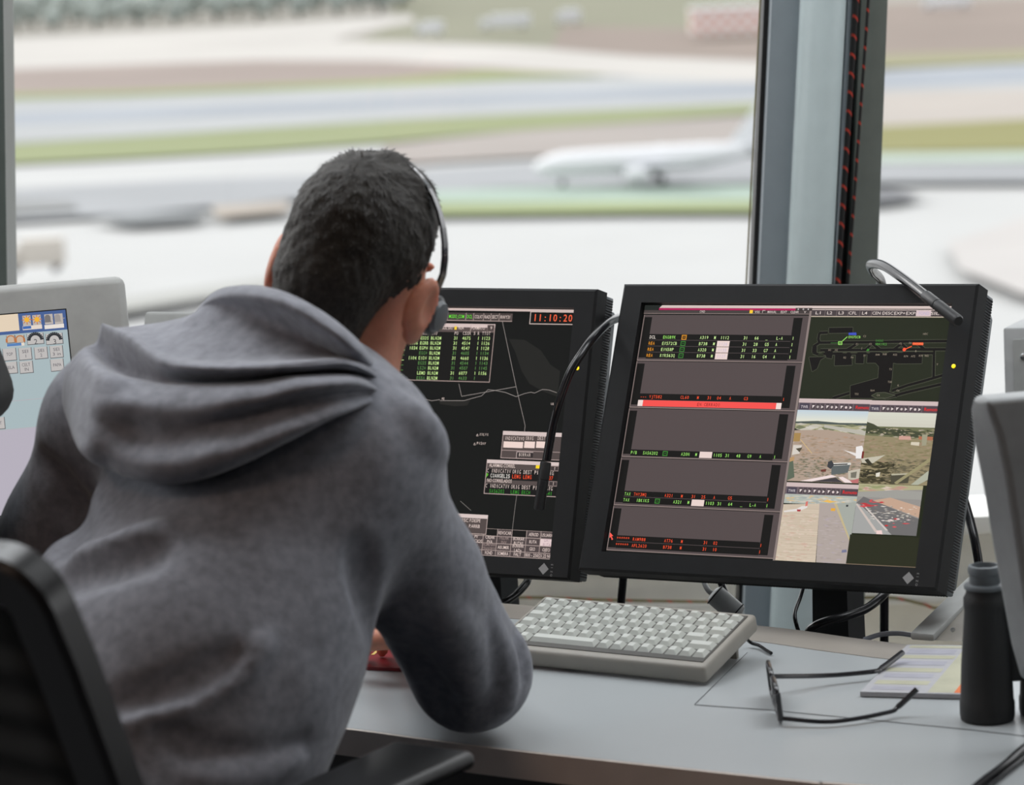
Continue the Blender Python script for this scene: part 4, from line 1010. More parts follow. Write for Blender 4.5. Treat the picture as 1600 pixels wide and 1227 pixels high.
tubes('black_cord', 'black cord dropping behind the ferrite core', 'cable', [aty(1124, 905, 4.06), aty(1132, 925, 4.05), aty(1142, 950, 4.05), aty(1150, 985, 4.06), aty(1156, 1030, 4.08)], .0046, M['cable'])
tubes('lead', 'black lead running from behind the right monitor down beside the grey display', 'cable', [aty(1506, 780, 4.10), aty(1516, 815, 4.08), aty(1524, 850, 4.06), aty(1530, 890, 4.05), aty(1534, 960, 4.05), aty(1540, 1020, 4.07)], .0060, M['cable'])
zc_ = ZD + .010
tubes('white_tied_cable', 'pale blue-grey cable with a white tie lying on the back edge of the desk', 'cable', [aty(1350, 1000, 3.74), aty(1375, 992, 3.745), aty(1405, 990, 3.745), aty(1440, 994, 3.73), aty(1470, 986, 3.76), aty(1500, 972, 3.80), aty(1530, 955, 3.86)], .0030, mat('pale_cable', (150, 158, 170), 0.35))

# keyboard: fitted pose, propped on its feet
ku, kv, kn = axes(31.0, 90, 0)
kyaw = 31.0; kt = 13.2
u_ = Vector((math.cos(math.radians(kyaw)), -math.sin(math.radians(kyaw)), 0)); b_ = Vector((math.sin(math.radians(kyaw)), math.cos(math.radians(kyaw)), 0))
v_ = b_ * math.cos(math.radians(kt)) + Vector((0, 0, 1)) * math.sin(math.radians(kt)); n_ = u_.cross(v_)
KO = Vector((.116, 3.655, ZD + .0395))
kb = thing('keyboard', 'compact light grey keyboard on the desk below the monitors', 'keyboard', frame_matrix(KO, u_, v_, n_))
M['keycap'] = mat('keycap_plastic', (192, 195, 189), 0.4, var=.02)
M['kcase'] = mat('keyboard_case_plastic', (150, 146, 138), 0.5, var=.03)
M['kcase2'] = mat('keyboard_well_plastic', (74, 72, 68), 0.55, var=.03)
mb = MB(); mb.box((0, 0, -.011), (.286, .140, .022), .005, 3); mb.build('case', M['kcase'], kb, world=False)
mb = MB(); mb.box((0, .001, .0004), (.272, .120, .0012), .0003); mb.build('key_well', M['kcase2'], kb, world=False)
mb = MB(); px_ = .01805; rows_ = 6
def cap(x, y, w, h):
    o = len(mb.v); zt_, zb_ = .0056, .0008
    hw, hh = w / 2 - .0012, h / 2 - .0012
    lo = [(-hw, -hh), (hw, -hh), (hw, hh), (-hw, hh)]; k = .0038
    vs = [(x + a_, y + b2, zb_) for a_, b2 in lo] + [(x + a_ * (1 - k / hw), y + b2 * (1 - k / hh) + .0004, zt_) for a_, b2 in lo] + [(x, y + .0004, zt_ - .0007)]
    mb.add(vs, [[0, 1, 5, 4], [1, 2, 6, 5], [2, 3, 7, 6], [3, 0, 4, 7], [4, 5, 8], [5, 6, 8], [6, 7, 8], [7, 4, 8]])
layout = [[1] * 15, [1] * 15, [1.5] + [1] * 12 + [1.5], [1.25] + [1] * 11 + [1.75, 1], [1] * 13 + [2] , [1, 1, 5] + [1] * 8]
tot = 15.0; ys_ = .0505
for r, row_ in enumerate(layout):
    hgt = .0150 if r == 0 else .0188
    s_ = .2690 / sum(row_); x = -.1345
    for w in row_: cap(x + w * s_ / 2, ys_ - hgt / 2 + .0075, w * s_, hgt); x += w * s_
    ys_ -= hgt
mb.build('keycaps', M['keycap'], kb, world=False, sharp=.5)
for s_ in (-1, 1):
    mb = MB(); p_ = KO + u_ * (s_ * .11) + v_ * .058 - n_ * .022
    mb.box((p_.x, p_.y, (p_.z + ZD) / 2 + .0025), (.020, .006, p_.z - ZD + .003), .001, R=Matrix.Rotation(math.radians(-kyaw), 3, 'Z')); mb.build('foot', M['kcase'], kb)
p_ = [KO + u_ * .12 + v_ * .062 - n_ * .012, onz(1170, 1002, ZD + .009), onz(1186, 1009, ZD + .005), onz(1198, 1017, ZD + .0036), onz(1205, 1021, ZD + .0034)]
tubes('cord', '', '', p_, .0021, M['cable'], root=kb)

# spectacles lying open, lenses standing, temples towards the right
M['spec_black'] = mat('spectacle_acetate', (26, 25, 30), 0.25, coat=.4)
sp = thing('eyeglasses', 'black framed eyeglasses lying open on the desk, arms pointing right', 'glasses', onz(1225, 1100, ZD))
HN = onz(1219, 1128, ZD + .004); HF = onz(1203, 1086, ZD + .004)      # feet of the near and far rims
ax = (HF - HN); 
far_top, near_top = aty(1210, 1026, 3.50), aty(1222, 1062, 3.365)
def rim(c, ex, ey, w, h, rr):
    pts = []
    for i in range(28):
        g = 2 * math.pi * i / 28; cx_, sy_ = math.cos(g), math.sin(g)
        k = 5.0; m_ = (abs(cx_) ** k + abs(sy_) ** k) ** (-1 / k)
        pts.append(c + ex * (w / 2 * cx_ * m_) + ey * (h / 2 * sy_ * m_))
    return pts
A_ = onz(1221, 1132, ZD + .003); B_ = onz(1204, 1078, ZD + .003)
ex = (B_ - A_).normalized(); span = .132
up = (Vector((-.10, .05, 1))).normalized(); up = (up - ex * up.dot(ex)).normalized()
Hh = .040
for k, off in enumerate((.031, .101)):
    c_ = A_ + ex * off + up * (Hh / 2)
    pts = rim(c_, ex, up, .056, Hh, 0)
    mb = MB(); mb.tube(pts + [pts[0]], .0027, 8); fr = mb.build('lens_rim', M['spec_black'], sp)
    inn = rim(c_, ex, up, .054, Hh - .002, 0); nrm = ex.cross(up)
    mb = MB(); mb.add([q + nrm * .0006 for q in inn] + [q - nrm * .0006 for q in inn], [list(range(28)), list(range(28, 56))[::-1]] + [[i, (i + 1) % 28, 28 + (i + 1) % 28, 28 + i] for i in range(28)])
    mb.build('lens', M['lens'], fr, smooth=False)
mb = MB(); mb.tube(catmull([A_ + ex * .058 + up * .026, A_ + ex * .066 + up * .030, A_ + ex * .074 + up * .026], 6), .002, 8); mb.build('bridge', M['spec_black'], sp)
hn = A_ + ex * .002 + up * .034; hf = A_ + ex * .130 + up * .034
tn = [hn, onz(1226, 1066, hn.z)]
t_near = [A_ + ex * .002 + up * .006, onz(1300, 1128, ZD + .006), onz(1385, 1114, ZD + .008), onz(1404, 1104, ZD + .012), aty(1433, 1077, onz(1433, 1077, ZD + .03).y)]
mb = MB(); mb.tube([A_ + ex * .002 + up * .034, A_ + ex * .002 + up * .004], .0036, 8); mb.build('hinge', M['spec_black'], sp)
mb = MB(); mb.tube(catmull(t_near, 8), [.0026] * 24 + [.0032] * 9, 8); mb.build('temple', M['spec_black'], sp)
ft = onz(1411, 1020, ZD + .018)
t_far = [A_ + ex * .126 + up * .034, onz(1228, 1057, ZD + .030), onz(1300, 1054, ZD + .020), onz(1368, 1049, ZD + .012), onz(1390, 1036, ZD + .012), ft]
t_far = [A_ + ex * .130 + up * .020, onz(1290, 1056, ZD + .012), onz(1362, 1050, ZD + .010), onz(1378, 1044, ZD + .010), onz(1410, 1020, ZD + .018)]
mb = MB(); mb.tube(catmull(t_far, 8), [.0028] * 24 + [.0034] * 9, 8); mb.build('temple', M['spec_black'], sp)

# strip printouts: a small pad of paper
pad = thing('paper_pad', 'pad of pale printed slips with an orange corner, beside the eyeglasses', 'paper', onz(1430, 1055, ZD))
c4 = [onz(1344, 1090, ZD), onz(1502, 1094, ZD), onz(1560, 1018, ZD), onz(1418, 1016, ZD)]
mb = MB(); vs = [q + Vector((0, 0, .0012)) for q in c4] + [q + Vector((0, 0, .0065)) for q in c4]
mb.add(vs, [[3, 2, 1, 0], [4, 5, 6, 7]] + [[k, (k + 1) % 4, 4 + (k + 1) % 4, 4 + k] for k in range(4)])
mb.build('sheets', mat('pad_paper', (168, 168, 172), 0.7, var=.03), pad, smooth=False)
def on_pad(a_, b2, z=.0067):
    return (c4[0] * (1 - a_) + c4[1] * a_) * (1 - b2) + (c4[3] * (1 - a_) + c4[2] * a_) * b2 + Vector((0, 0, z))
def pad_patch(nm, rects, rgb):
    mb = MB()
    for k, (x0, y0, x1, y1) in enumerate(rects): mb.add([on_pad(x0, y0), on_pad(x1, y0), on_pad(x1, y1), on_pad(x0, y1)], [[0, 1, 2, 3]])
    return mb.build(nm, mat(nm + '_ink', rgb, 0.7), pad, smooth=False)
pad_patch('yellow_print', [(.06, .16, .60, .24), (.05, .42, .62, .50), (.05, .70, .64, .77), (.05, .93, .64, .98), (.66, .02, .92, .98)], (172, 171, 150))
pad_patch('violet_print', [(.08, .30, .58, .38), (.08, .56, .60, .65), (.08, .80, .6, .9), (.08, .05, .55, .12)], (158, 158, 168))
pad_patch('orange_print', [(.92, .02, .99, .40)], (206, 110, 60))

# binoculars standing on their front lenses
M['bino'] = mat('black_rubber_armour', (34, 35, 36), 0.6, bump=.2, bscale=500)
bp = onz(1543, 1124, ZD); bp.z = ZD
bn = thing('binoculars', 'black binoculars standing upright on the desk, half behind the grey display', 'binoculars', bp)
du = Vector((.80, -.60, 0)).normalized()
du = Vector((math.cos(math.radians(8)), math.sin(math.radians(8)), 0))
for k in range(2):
    o_ = bp + du * (.066 * k)
    mb = MB(); mb.lathe([(.024, 0), (.0285, .001), (.0295, .006), (.0295, .020), (.0285, .022), (.0270, .060), (.0235, .105), (.0225, .120), (.0232, .126), (.0232, .134), (.0205, .139), (.0200, .144), (.0, .144)], o_, n=40)
    br_ = mb.build('barrel', M['bino'], bn)
    mb = MB(); mb.lathe([(.017, .1442), (.0222, .1444), (.0226, .147), (.0215, .149), (.0165, .150), (.0165, .160), (.0178, .161), (.0180, .166), (.0170, .169), (.0140, .1695), (.0130, .164), (.0, .162)], o_, n=32); tag(mb.build('eyepiece', M['vent'], br_), 'grey ringed eyepiece')
mb = MB(); mb.box(bp + du * .033 + Vector((0, 0, .085)), (.020, .018, .09), .006, R=Matrix.Rotation(math.radians(8), 3, 'Z')); mb.build('hinge_bridge', M['bino'], bn)
mb = MB(); mb.lathe([(.008, 0), (.0095, .003), (.0095, .022), (.008, .025)], bp + du * .033 + Vector((0, 0, .130)), n=24); mb.build('focus_wheel', M['black'], bn)

# black twin cable in the right-hand corner of the desk
tubes('headset_cable', 'glossy black twin cable crossing the right-hand corner of the desk', 'cable', [onz(1490, 1262, ZD + .005), onz(1530, 1226, ZD + .005), onz(1570, 1196, ZD + .005), onz(1610, 1162, ZD + .005), onz(1700, 1100, ZD + .005)], .0045, M['cable'])
tubes('headset_wire', 'thin black wire lying alongside the twin cable at the desk corner', 'cable', [onz(1508, 1262, ZD + .003), onz(1548, 1226, ZD + .003), onz(1588, 1194, ZD + .003), onz(1612, 1176, ZD + .003)], .0026, M['cable'])

# red booklet under the controller's hand
bk = thing('booklet', 'red booklet with a yellow mark, lying under the hand of the person', 'booklet', onz(590, 1040, ZD))
q4 = [onz(548, 1047, ZD), onz(672, 1052, ZD), onz(690, 1000, ZD), onz(590, 992, ZD)]
mb = MB(); vs = [q + Vector((0, 0, .0004)) for q in q4] + [q + Vector((0, 0, .0045)) for q in q4]
mb.add(vs, [[3, 2, 1, 0], [4, 5, 6, 7]] + [[k, (k + 1) % 4, 4 + (k + 1) % 4, 4 + k] for k in range(4)])
mb.build('cover', mat('red_card', (122, 28, 34), 0.4, var=.15, scale=60), bk, smooth=False)
mb = MB(); o_ = q4[0] * .68 + q4[3] * .32 + (q4[1] - q4[0]) * .17; e1 = (q4[1] - q4[0]) * .22; e2 = (q4[3] - q4[0]) * .4
z_ = Vector((0, 0, .005)); pts = [o_ + z_, o_ + e1 * .35 + e2 + z_, o_ + e1 * .55 + e2 * .4 + z_, o_ + e1 + e2 * 1.0 + z_]
for a_, b2 in zip(pts, pts[1:]):
    n2 = Vector((0, 0, 1)).cross((b2 - a_).normalized()) * .002; mb.add([a_ + n2, b2 + n2, b2 - n2, a_ - n2], [[3, 2, 1, 0]])
mb.build('yellow_mark', mat('yellow_print', (206, 176, 96), 0.5), bk, smooth=False)

# ------------------------------------------------------------------ grey touch panels and equipment
def slab(root, W, H, D, m, name='housing', bev=.012, z=0):
    mb = MB(); mb.box((0, 0, z - D / 2), (W, H, D), bev, 3); return mb.build(name, m, root, world=False)
# left touch panel
yawT, tT, rT = -14, 14, 0.6
uT, vT, nT = axes(yawT, tT, rT)
TW, TH = .40, .36
TR = aty(193, 430, 4.02)
oT = TR - uT * (TW / 2 - .002) - vT * (TH / 2 - .001)
tp = thing('touch_panel', 'light grey touch panel with round-cornered housing at the far left of the desk', 'display', frame_matrix(oT, uT, vT, nT), 'grey communication panels')
slab(tp, TW, TH, .05, M['grey'])
sw_, sh_ = .262, .250
sx_, sy_ = None, None
pTR = onplane(oT + nT * .0006, nT, 102, 484) - oT
cT = Vector((pTR.dot(uT) - sw_ / 2, pTR.dot(vT) - sh_ / 2, .0006))
mb = MB(); mb.box((cT.x, cT.y, .0), (sw_ + .003, sh_ + .003, .001)); mb.build('screen_recess', M['slot'], tp, world=False, smooth=False)
dT = Display(oT + uT * cT.x + vT * cT.y + nT * .0006, uT, vT, nT, sw_, sh_)
qt = lambda x, y: (x / 4.908, 470 + y / 4.908)
dT.rect(-sw_ / 2, -sh_ / 2, sw_ / 2, sh_ / 2, (168, 184, 188))
yb_ = dT.at(*qt(500, 222))[1]
dT.rect(-sw_ / 2, yb_, sw_ / 2, sh_ / 2, (74, 98, 148))
dT.box(qt(-500, 140), qt(150, 228), (226, 208, 184))
BT = (186, 178, 172)
for (a_, b2, c2, d2) in ((170, 116, 240, 190), (246, 112, 318, 186), (338, 106, 410, 178), (414, 102, 486, 174)): dT.box(qt(a_, b2), qt(c2, d2), BT)
for cx_, cy_ in ((205, 146), (283, 144)):
    x, y = dT.at(*qt(cx_, cy_)); r_ = .0032
    for k in range(8):
        g = k * .785; dT.line([(x, y), (x + .0062 * math.cos(g), y + .0062 * math.sin(g))], (196, 110, 50), .0009, raw=True)
    dT.poly([(x + r_ * math.cos(k * .5236), y + r_ * math.sin(k * .5236)) for k in range(12)], (238, 178, 60), raw=True)
for cx_, cy_, c_ in ((368, 140, (120, 116, 116)), (444, 136, (158, 152, 150))):
    x, y = dT.at(*qt(cx_, cy_ + 26)); dT.poly([(x - .0045, y), (x + .0045, y), (x + .0036, y + .002), (x + .0036, y + .007), (x + .0018, y + .0095), (x - .0018, y + .0095), (x - .0036, y + .007), (x - .0036, y + .002)], c_, raw=True)
    dT.line([(x + .006, y + .004), (x + .009, y + .004)], c_, .0009, raw=True)
dT.box(qt(172, 196), qt(324, 214), (226, 212, 200)); dT.box(qt(174, 198), qt(240, 214), (66, 106, 176)); dT.box(qt(340, 188), qt(492, 206), (230, 222, 214))
def btn(a_, b2, c2, d2, lines, col=(88, 84, 92), bg=(190, 186, 184)):
    (x0, y1), (x1, y0) = dT.at(*qt(a_, b2)), dT.at(*qt(c2, d2))
    y0 = y1 - (d2 - b2) / 4.908 / 1240 * 1.03
    dT.rect(x0 - .0006, y0 - .0010, x1 + .0010, y1, (110, 110, 112)); dT.rect(x0, y0, x1, y1, bg)
    for k, s_ in enumerate(lines):
        yy = (y0 + y1) / 2 - .002 + (len(lines) - 1) * .0028 - k * .0058
        dT.text((x0 + x1) / 2, yy, s_, col, h=.0040, align='c', raw=True, width=min(.0026 * max(len(s_), 1), (x1 - x0) * .8) if len(s_) > 1 else None)
    return (x0 + x1) / 2, (y0 + y1) / 2
for a_, c2, s_ in ((50, 114, 0), (120, 186, 0)):
    x, y = btn(a_, 268, c2, 322, [], bg=(196, 178, 160))
    pts = [(x + .0052 * math.cos(g), y - .0012 + .0052 * math.sin(g)) for g in [i * math.pi / 10 for i in range(11)]]
    dT.line(pts, (186, 116, 70), .0014, raw=True); dT.rect(x - .0064, y - .0042, x - .0040, y + .0004, (186, 116, 70)); dT.rect(x + .0040, y - .0042, x + .0064, y + .0004, (186, 116, 70))
dT.box(qt(50, 332), qt(188, 344), (226, 214, 200)); dT.box(qt(52, 332), qt(165, 344), (90, 130, 184))
for a_, c2, s_ in ((206, 336, '2'), (350, 482, '3')):
    x, y = btn(a_, 256, c2, 334, [])
    pts = [(x + .0082 * math.cos(g), y - .002 + .0082 * math.sin(g)) for g in [i * math.pi / 12 for i in range(13)]]
    dT.line(pts, (52, 54, 58), .0042, raw=True); dT.text(x, y - .0072, s_, (70, 70, 74), h=.0066, align='c', raw=True)
btn(20, 370, 126, 458, ['TOP']); btn(142, 366, 244, 452, ['SEI', '1']); btn(262, 360, 366, 444, ['SEI', '2']); btn(380, 350, 484, 436, ['SEI', '3 in'])
btn(26, 474, 134, 558, ['SELA']); btn(148, 468, 254, 554, ['CELT', 'IN']); btn(386, 452, 490, 538, ['PAPA'])
btn(-60, 900, 38, 984, ['INT']); btn(0, 1006, 112, 1070, ['SUPE', 'R A'])
for yy in (775, 990):
    y = dT.at(*qt(60, yy))[1]; dT.rect(-sw_ / 2, y, sw_ / 2, y + .0004, (190, 168, 176))
dT.rect(-sw_ / 2, -sh_ / 2, sw_ / 2, dT.at(*qt(60, 992))[1], (182, 176, 188))
mbx = dT.mb; off_ = Vector((cT.x, cT.y, .0008))
mbx.v = [v + off_ for v in mbx.v]
mbx.build('screen', M['glow'], tp, world=False, smooth=False)
M['glow_dim'] = M['glow']
def panel_stand(root, o, v, n, H, ydir=.0):
    a_ = o - n * .05 - v * (H * .2); c_ = Vector((a_.x, a_.y, 0)) - Vector((n.x, n.y, 0)) * .05
    mb = MB(); mb.tube([a_, Vector((c_.x, c_.y, a_.z - .05)), Vector((c_.x, c_.y, ZD + .01))], .022, 14); mb.build('stand_column', M['grey2'], root)
    mb = MB(); mb.lathe([(.10, .001), (.10, .008), (.08, .014), (.02, .016)], (c_.x, c_.y, ZD), n=28); mb.build('stand_foot', M['grey2'], root)
panel_stand(tp, oT, vT, nT, TH)

# second, smaller grey panel behind the hood
u2, v2, n2 = axes(26, 20, 1.0)
W2, H2 = .13, .24
TLc = aty(226, 487, 4.30); o2 = TLc + u2 * (W2 / 2 - .001) - v2 * (H2 / 2 - .001)
gp = thing('touch_panel', 'small grey panel with a dark screen, half hidden behind the hood', 'display', frame_matrix(o2, u2, v2, n2), 'grey communication panels')
slab(gp, W2, H2, .045, M['grey2'], bev=.006)
mb = MB(); mb.box((0.006, -.008, .0003), (W2 - .018, H2 - .036, .001)); tag(mb.build('screen', mat('dark_screen_glass', (52, 56, 60), 0.2), gp, world=False, smooth=False), 'dark screen')
c_ = o2 - n2 * .05
mb = MB(); mb.tube([c_, Vector((c_.x, c_.y, c_.z - .05)), Vector((c_.x + .01, c_.y, ZS + .01))], .02, 14); mb.build('stand_column', M['grey2'], gp)
mb = MB(); mb.lathe([(.045, 0.001), (.045, .01), (.02, .016)], (c_.x + .01, c_.y, ZS), n=24); mb.build('stand_foot', M['grey2'], gp)

# large grey display in the right foreground, its face turned to the right
gd = thing('side_display', 'light grey display in the right foreground, seen from its left side', 'display', onz(1640, 1090, ZD))
YG = 3.20
sA = [(1522, 617), (1515, 640), (1519, 690), (1533, 760), (1548, 850), (1563, 930), (1578, 1010), (1594, 1066)]
sB = [(1538, 626), (1546, 640), (1561, 680), (1574, 740), (1585, 810), (1596, 890), (1606, 960), (1616, 1024)]
L1 = [aty(x, y, YG + .03) for x, y in sA]; L2 = [aty(x, y, YG - .012) for x, y in sB]
fd = Vector((.93, -.36, 0)).normalized() * .34       # along the face, away to the right
top_r = Vector((0, 0, .012))
fdir = Vector((.965, .26, 0)).normalized() * .34
vs = []; fs = []
n_l = len(sA)
for i in range(n_l):
    a_, b2 = L1[i], L2[i]
    mid = (a_ + b2) / 2
    vs += [a_, a_ * .5 + b2 * .5 + (b2 - a_).cross(Vector((0, 0, 1))).normalized() * .0, b2, b2 + fdir, a_ + fdir]
for i in range(n_l - 1):
    for k in range(4): fs.append([5 * i + k, 5 * i + 5 + k, 5 * i + 6 + k, 5 * i + 1 + k])
    fs.append([5 * i + 4, 5 * i + 9, 5 * i + 5, 5 * i])
fs += [[0, 1, 2, 3, 4], [5 * (n_l - 1) + k for k in (4, 3, 2, 1, 0)]]
mb = MB(); mb.add(vs, fs)
hs = mb.build('housing', mat('side_display_plastic', (146, 149, 150), 0.45), gd, sharp=.9)
bm = bmesh.new(); bm.from_mesh(hs.data); bmesh.ops.recalc_face_normals(bm, faces=bm.faces[:]); bm.to_mesh(hs.data); bm.free()
bv = hs.modifiers.new('edge', 'BEVEL'); bv.width = .006; bv.segments = 3; bv.limit_method = 'ANGLE'; bv.angle_limit = .6
nf = (L2[-1] - L2[1]).cross(fdir).normalized()
if nf.y > 0: nf = -nf
fc_ = [L2[2] + fdir * .1 + nf * .0012, L2[2] + fdir * .93 + nf * .0012, L2[-2] + fdir * .93 + nf * .0012, L2[-2] + fdir * .1 + nf * .0012]
mb = MB(); th_ = nf * -.003; mb.add(fc_ + [q + th_ for q in fc_], [[0, 1, 2, 3], [7, 6, 5, 4]] + [[k, 4 + k, 4 + (k + 1) % 4, (k + 1) % 4] for k in range(4)])
mb.build('screen', M['grey3'], gd, smooth=False)
# neck and foot of that display
c_ = (L1[-2] + L2[-2]) / 2 + fdir * .55
mb = MB(); mb.tube([Vector((c_.x, c_.y + .03, c_.z + .06)), Vector((c_.x, c_.y + .03, ZD + .008))], .03, 16); mb.build('stand_column', M['grey2'], gd)
mb = MB(); mb.lathe([(.10, .001), (.10, .008), (.07, .014), (.03, .016)], (c_.x, c_.y + .03, ZD), n=28); mb.build('stand_foot', M['grey2'], gd)

# sloping grey bracket with a screwed plate behind the binoculars
sb = thing('support_bracket', 'sloping light grey metal bracket behind the binoculars', 'bracket', onz(1480, 1003, ZD))
tri = [aty(1440, 1002, 3.68), aty(1520, 1006, 3.66), aty(1528, 926, 3.72), aty(1510, 940, 3.72)]
tri = [onz(1440, 1000, ZD + .008), onz(1530, 1004, ZD + .008), aty(1545, 900, 3.84), aty(1530, 912, 3.845)]
dz = Vector((.012, .03, 0))
mb = MB(); mb.add(tri + [q + dz for q in tri], [[0, 1, 2, 3], [7, 6, 5, 4]] + [[k, 4 + k, 4 + (k + 1) % 4, (k + 1) % 4] for k in range(4)]); mb.build('plate', mat('bracket_plate', (128, 124, 116), 0.5), sb, smooth=False)
mb = MB(); a_, b2 = tri[0] + Vector((0, -.004, .004)), tri[3] + Vector((0, -.004, .004)); dd = b2 - a_
mb.box((a_ + b2) / 2, (dd.length, .030, .010), .003, R=dd.to_track_quat('X', 'Z').to_matrix()); tag(mb.build('sloping_bar', M['grey2'], sb), 'light grey sloping bar')
q_ = aty(1488, 983, 3.672)
mb = MB(); mb.lathe([(.0028, 0), (.0028, .0012), (.001, .002)], q_ + Vector((0, -.003, 0)), Matrix.Rotation(math.radians(90), 3, 'X'), 12); mb.build('screw', M['steel'], sb)

# grey equipment box with a screwed front plate at the right edge
q_ = aty(1567, 512, 4.35)
ub, vb, nb = axes(20, 3, 1)
WB, HB, DB = .24, .50, .16
ob = q_ + ub * (WB / 2) - vb * (HB / 2)
eb = thing('equipment_box', 'grey metal equipment box with a screwed front plate, at the right edge beyond the monitors', 'box', frame_matrix(ob, ub, vb, nb))
mb = MB(); mb.box((0, 0, -DB / 2), (WB, HB, DB), .004); mb.build('housing', mat('box_paint', (168, 170, 170), 0.5), eb, world=False)
mb = MB(); mb.box((.004, -.004, .001), (WB - .020, HB - .024, .003), .001); pl_ = mb.build('front_plate', M['grey2'], eb, world=False)
for sx_ in (-1, 1):
    for sy_ in (-1, 1):
        mb = MB(); mb.lathe([(.0045, 0), (.0045, .0015), (.002, .003), (.0001, .003)], (.004 + sx_ * (WB / 2 - .024), -.004 + sy_ * (HB / 2 - .036), .0025), n=16); mb.build('screw', M['steel'], pl_, world=False)
bot = ob - vb * HB / 2 - nb * DB / 2
mb = MB(); mb.box((bot.x, bot.y, (bot.z + ZS) / 2), (.10, .10, bot.z - ZS + .02), .004); mb.build('pedestal', M['grey2'], eb)

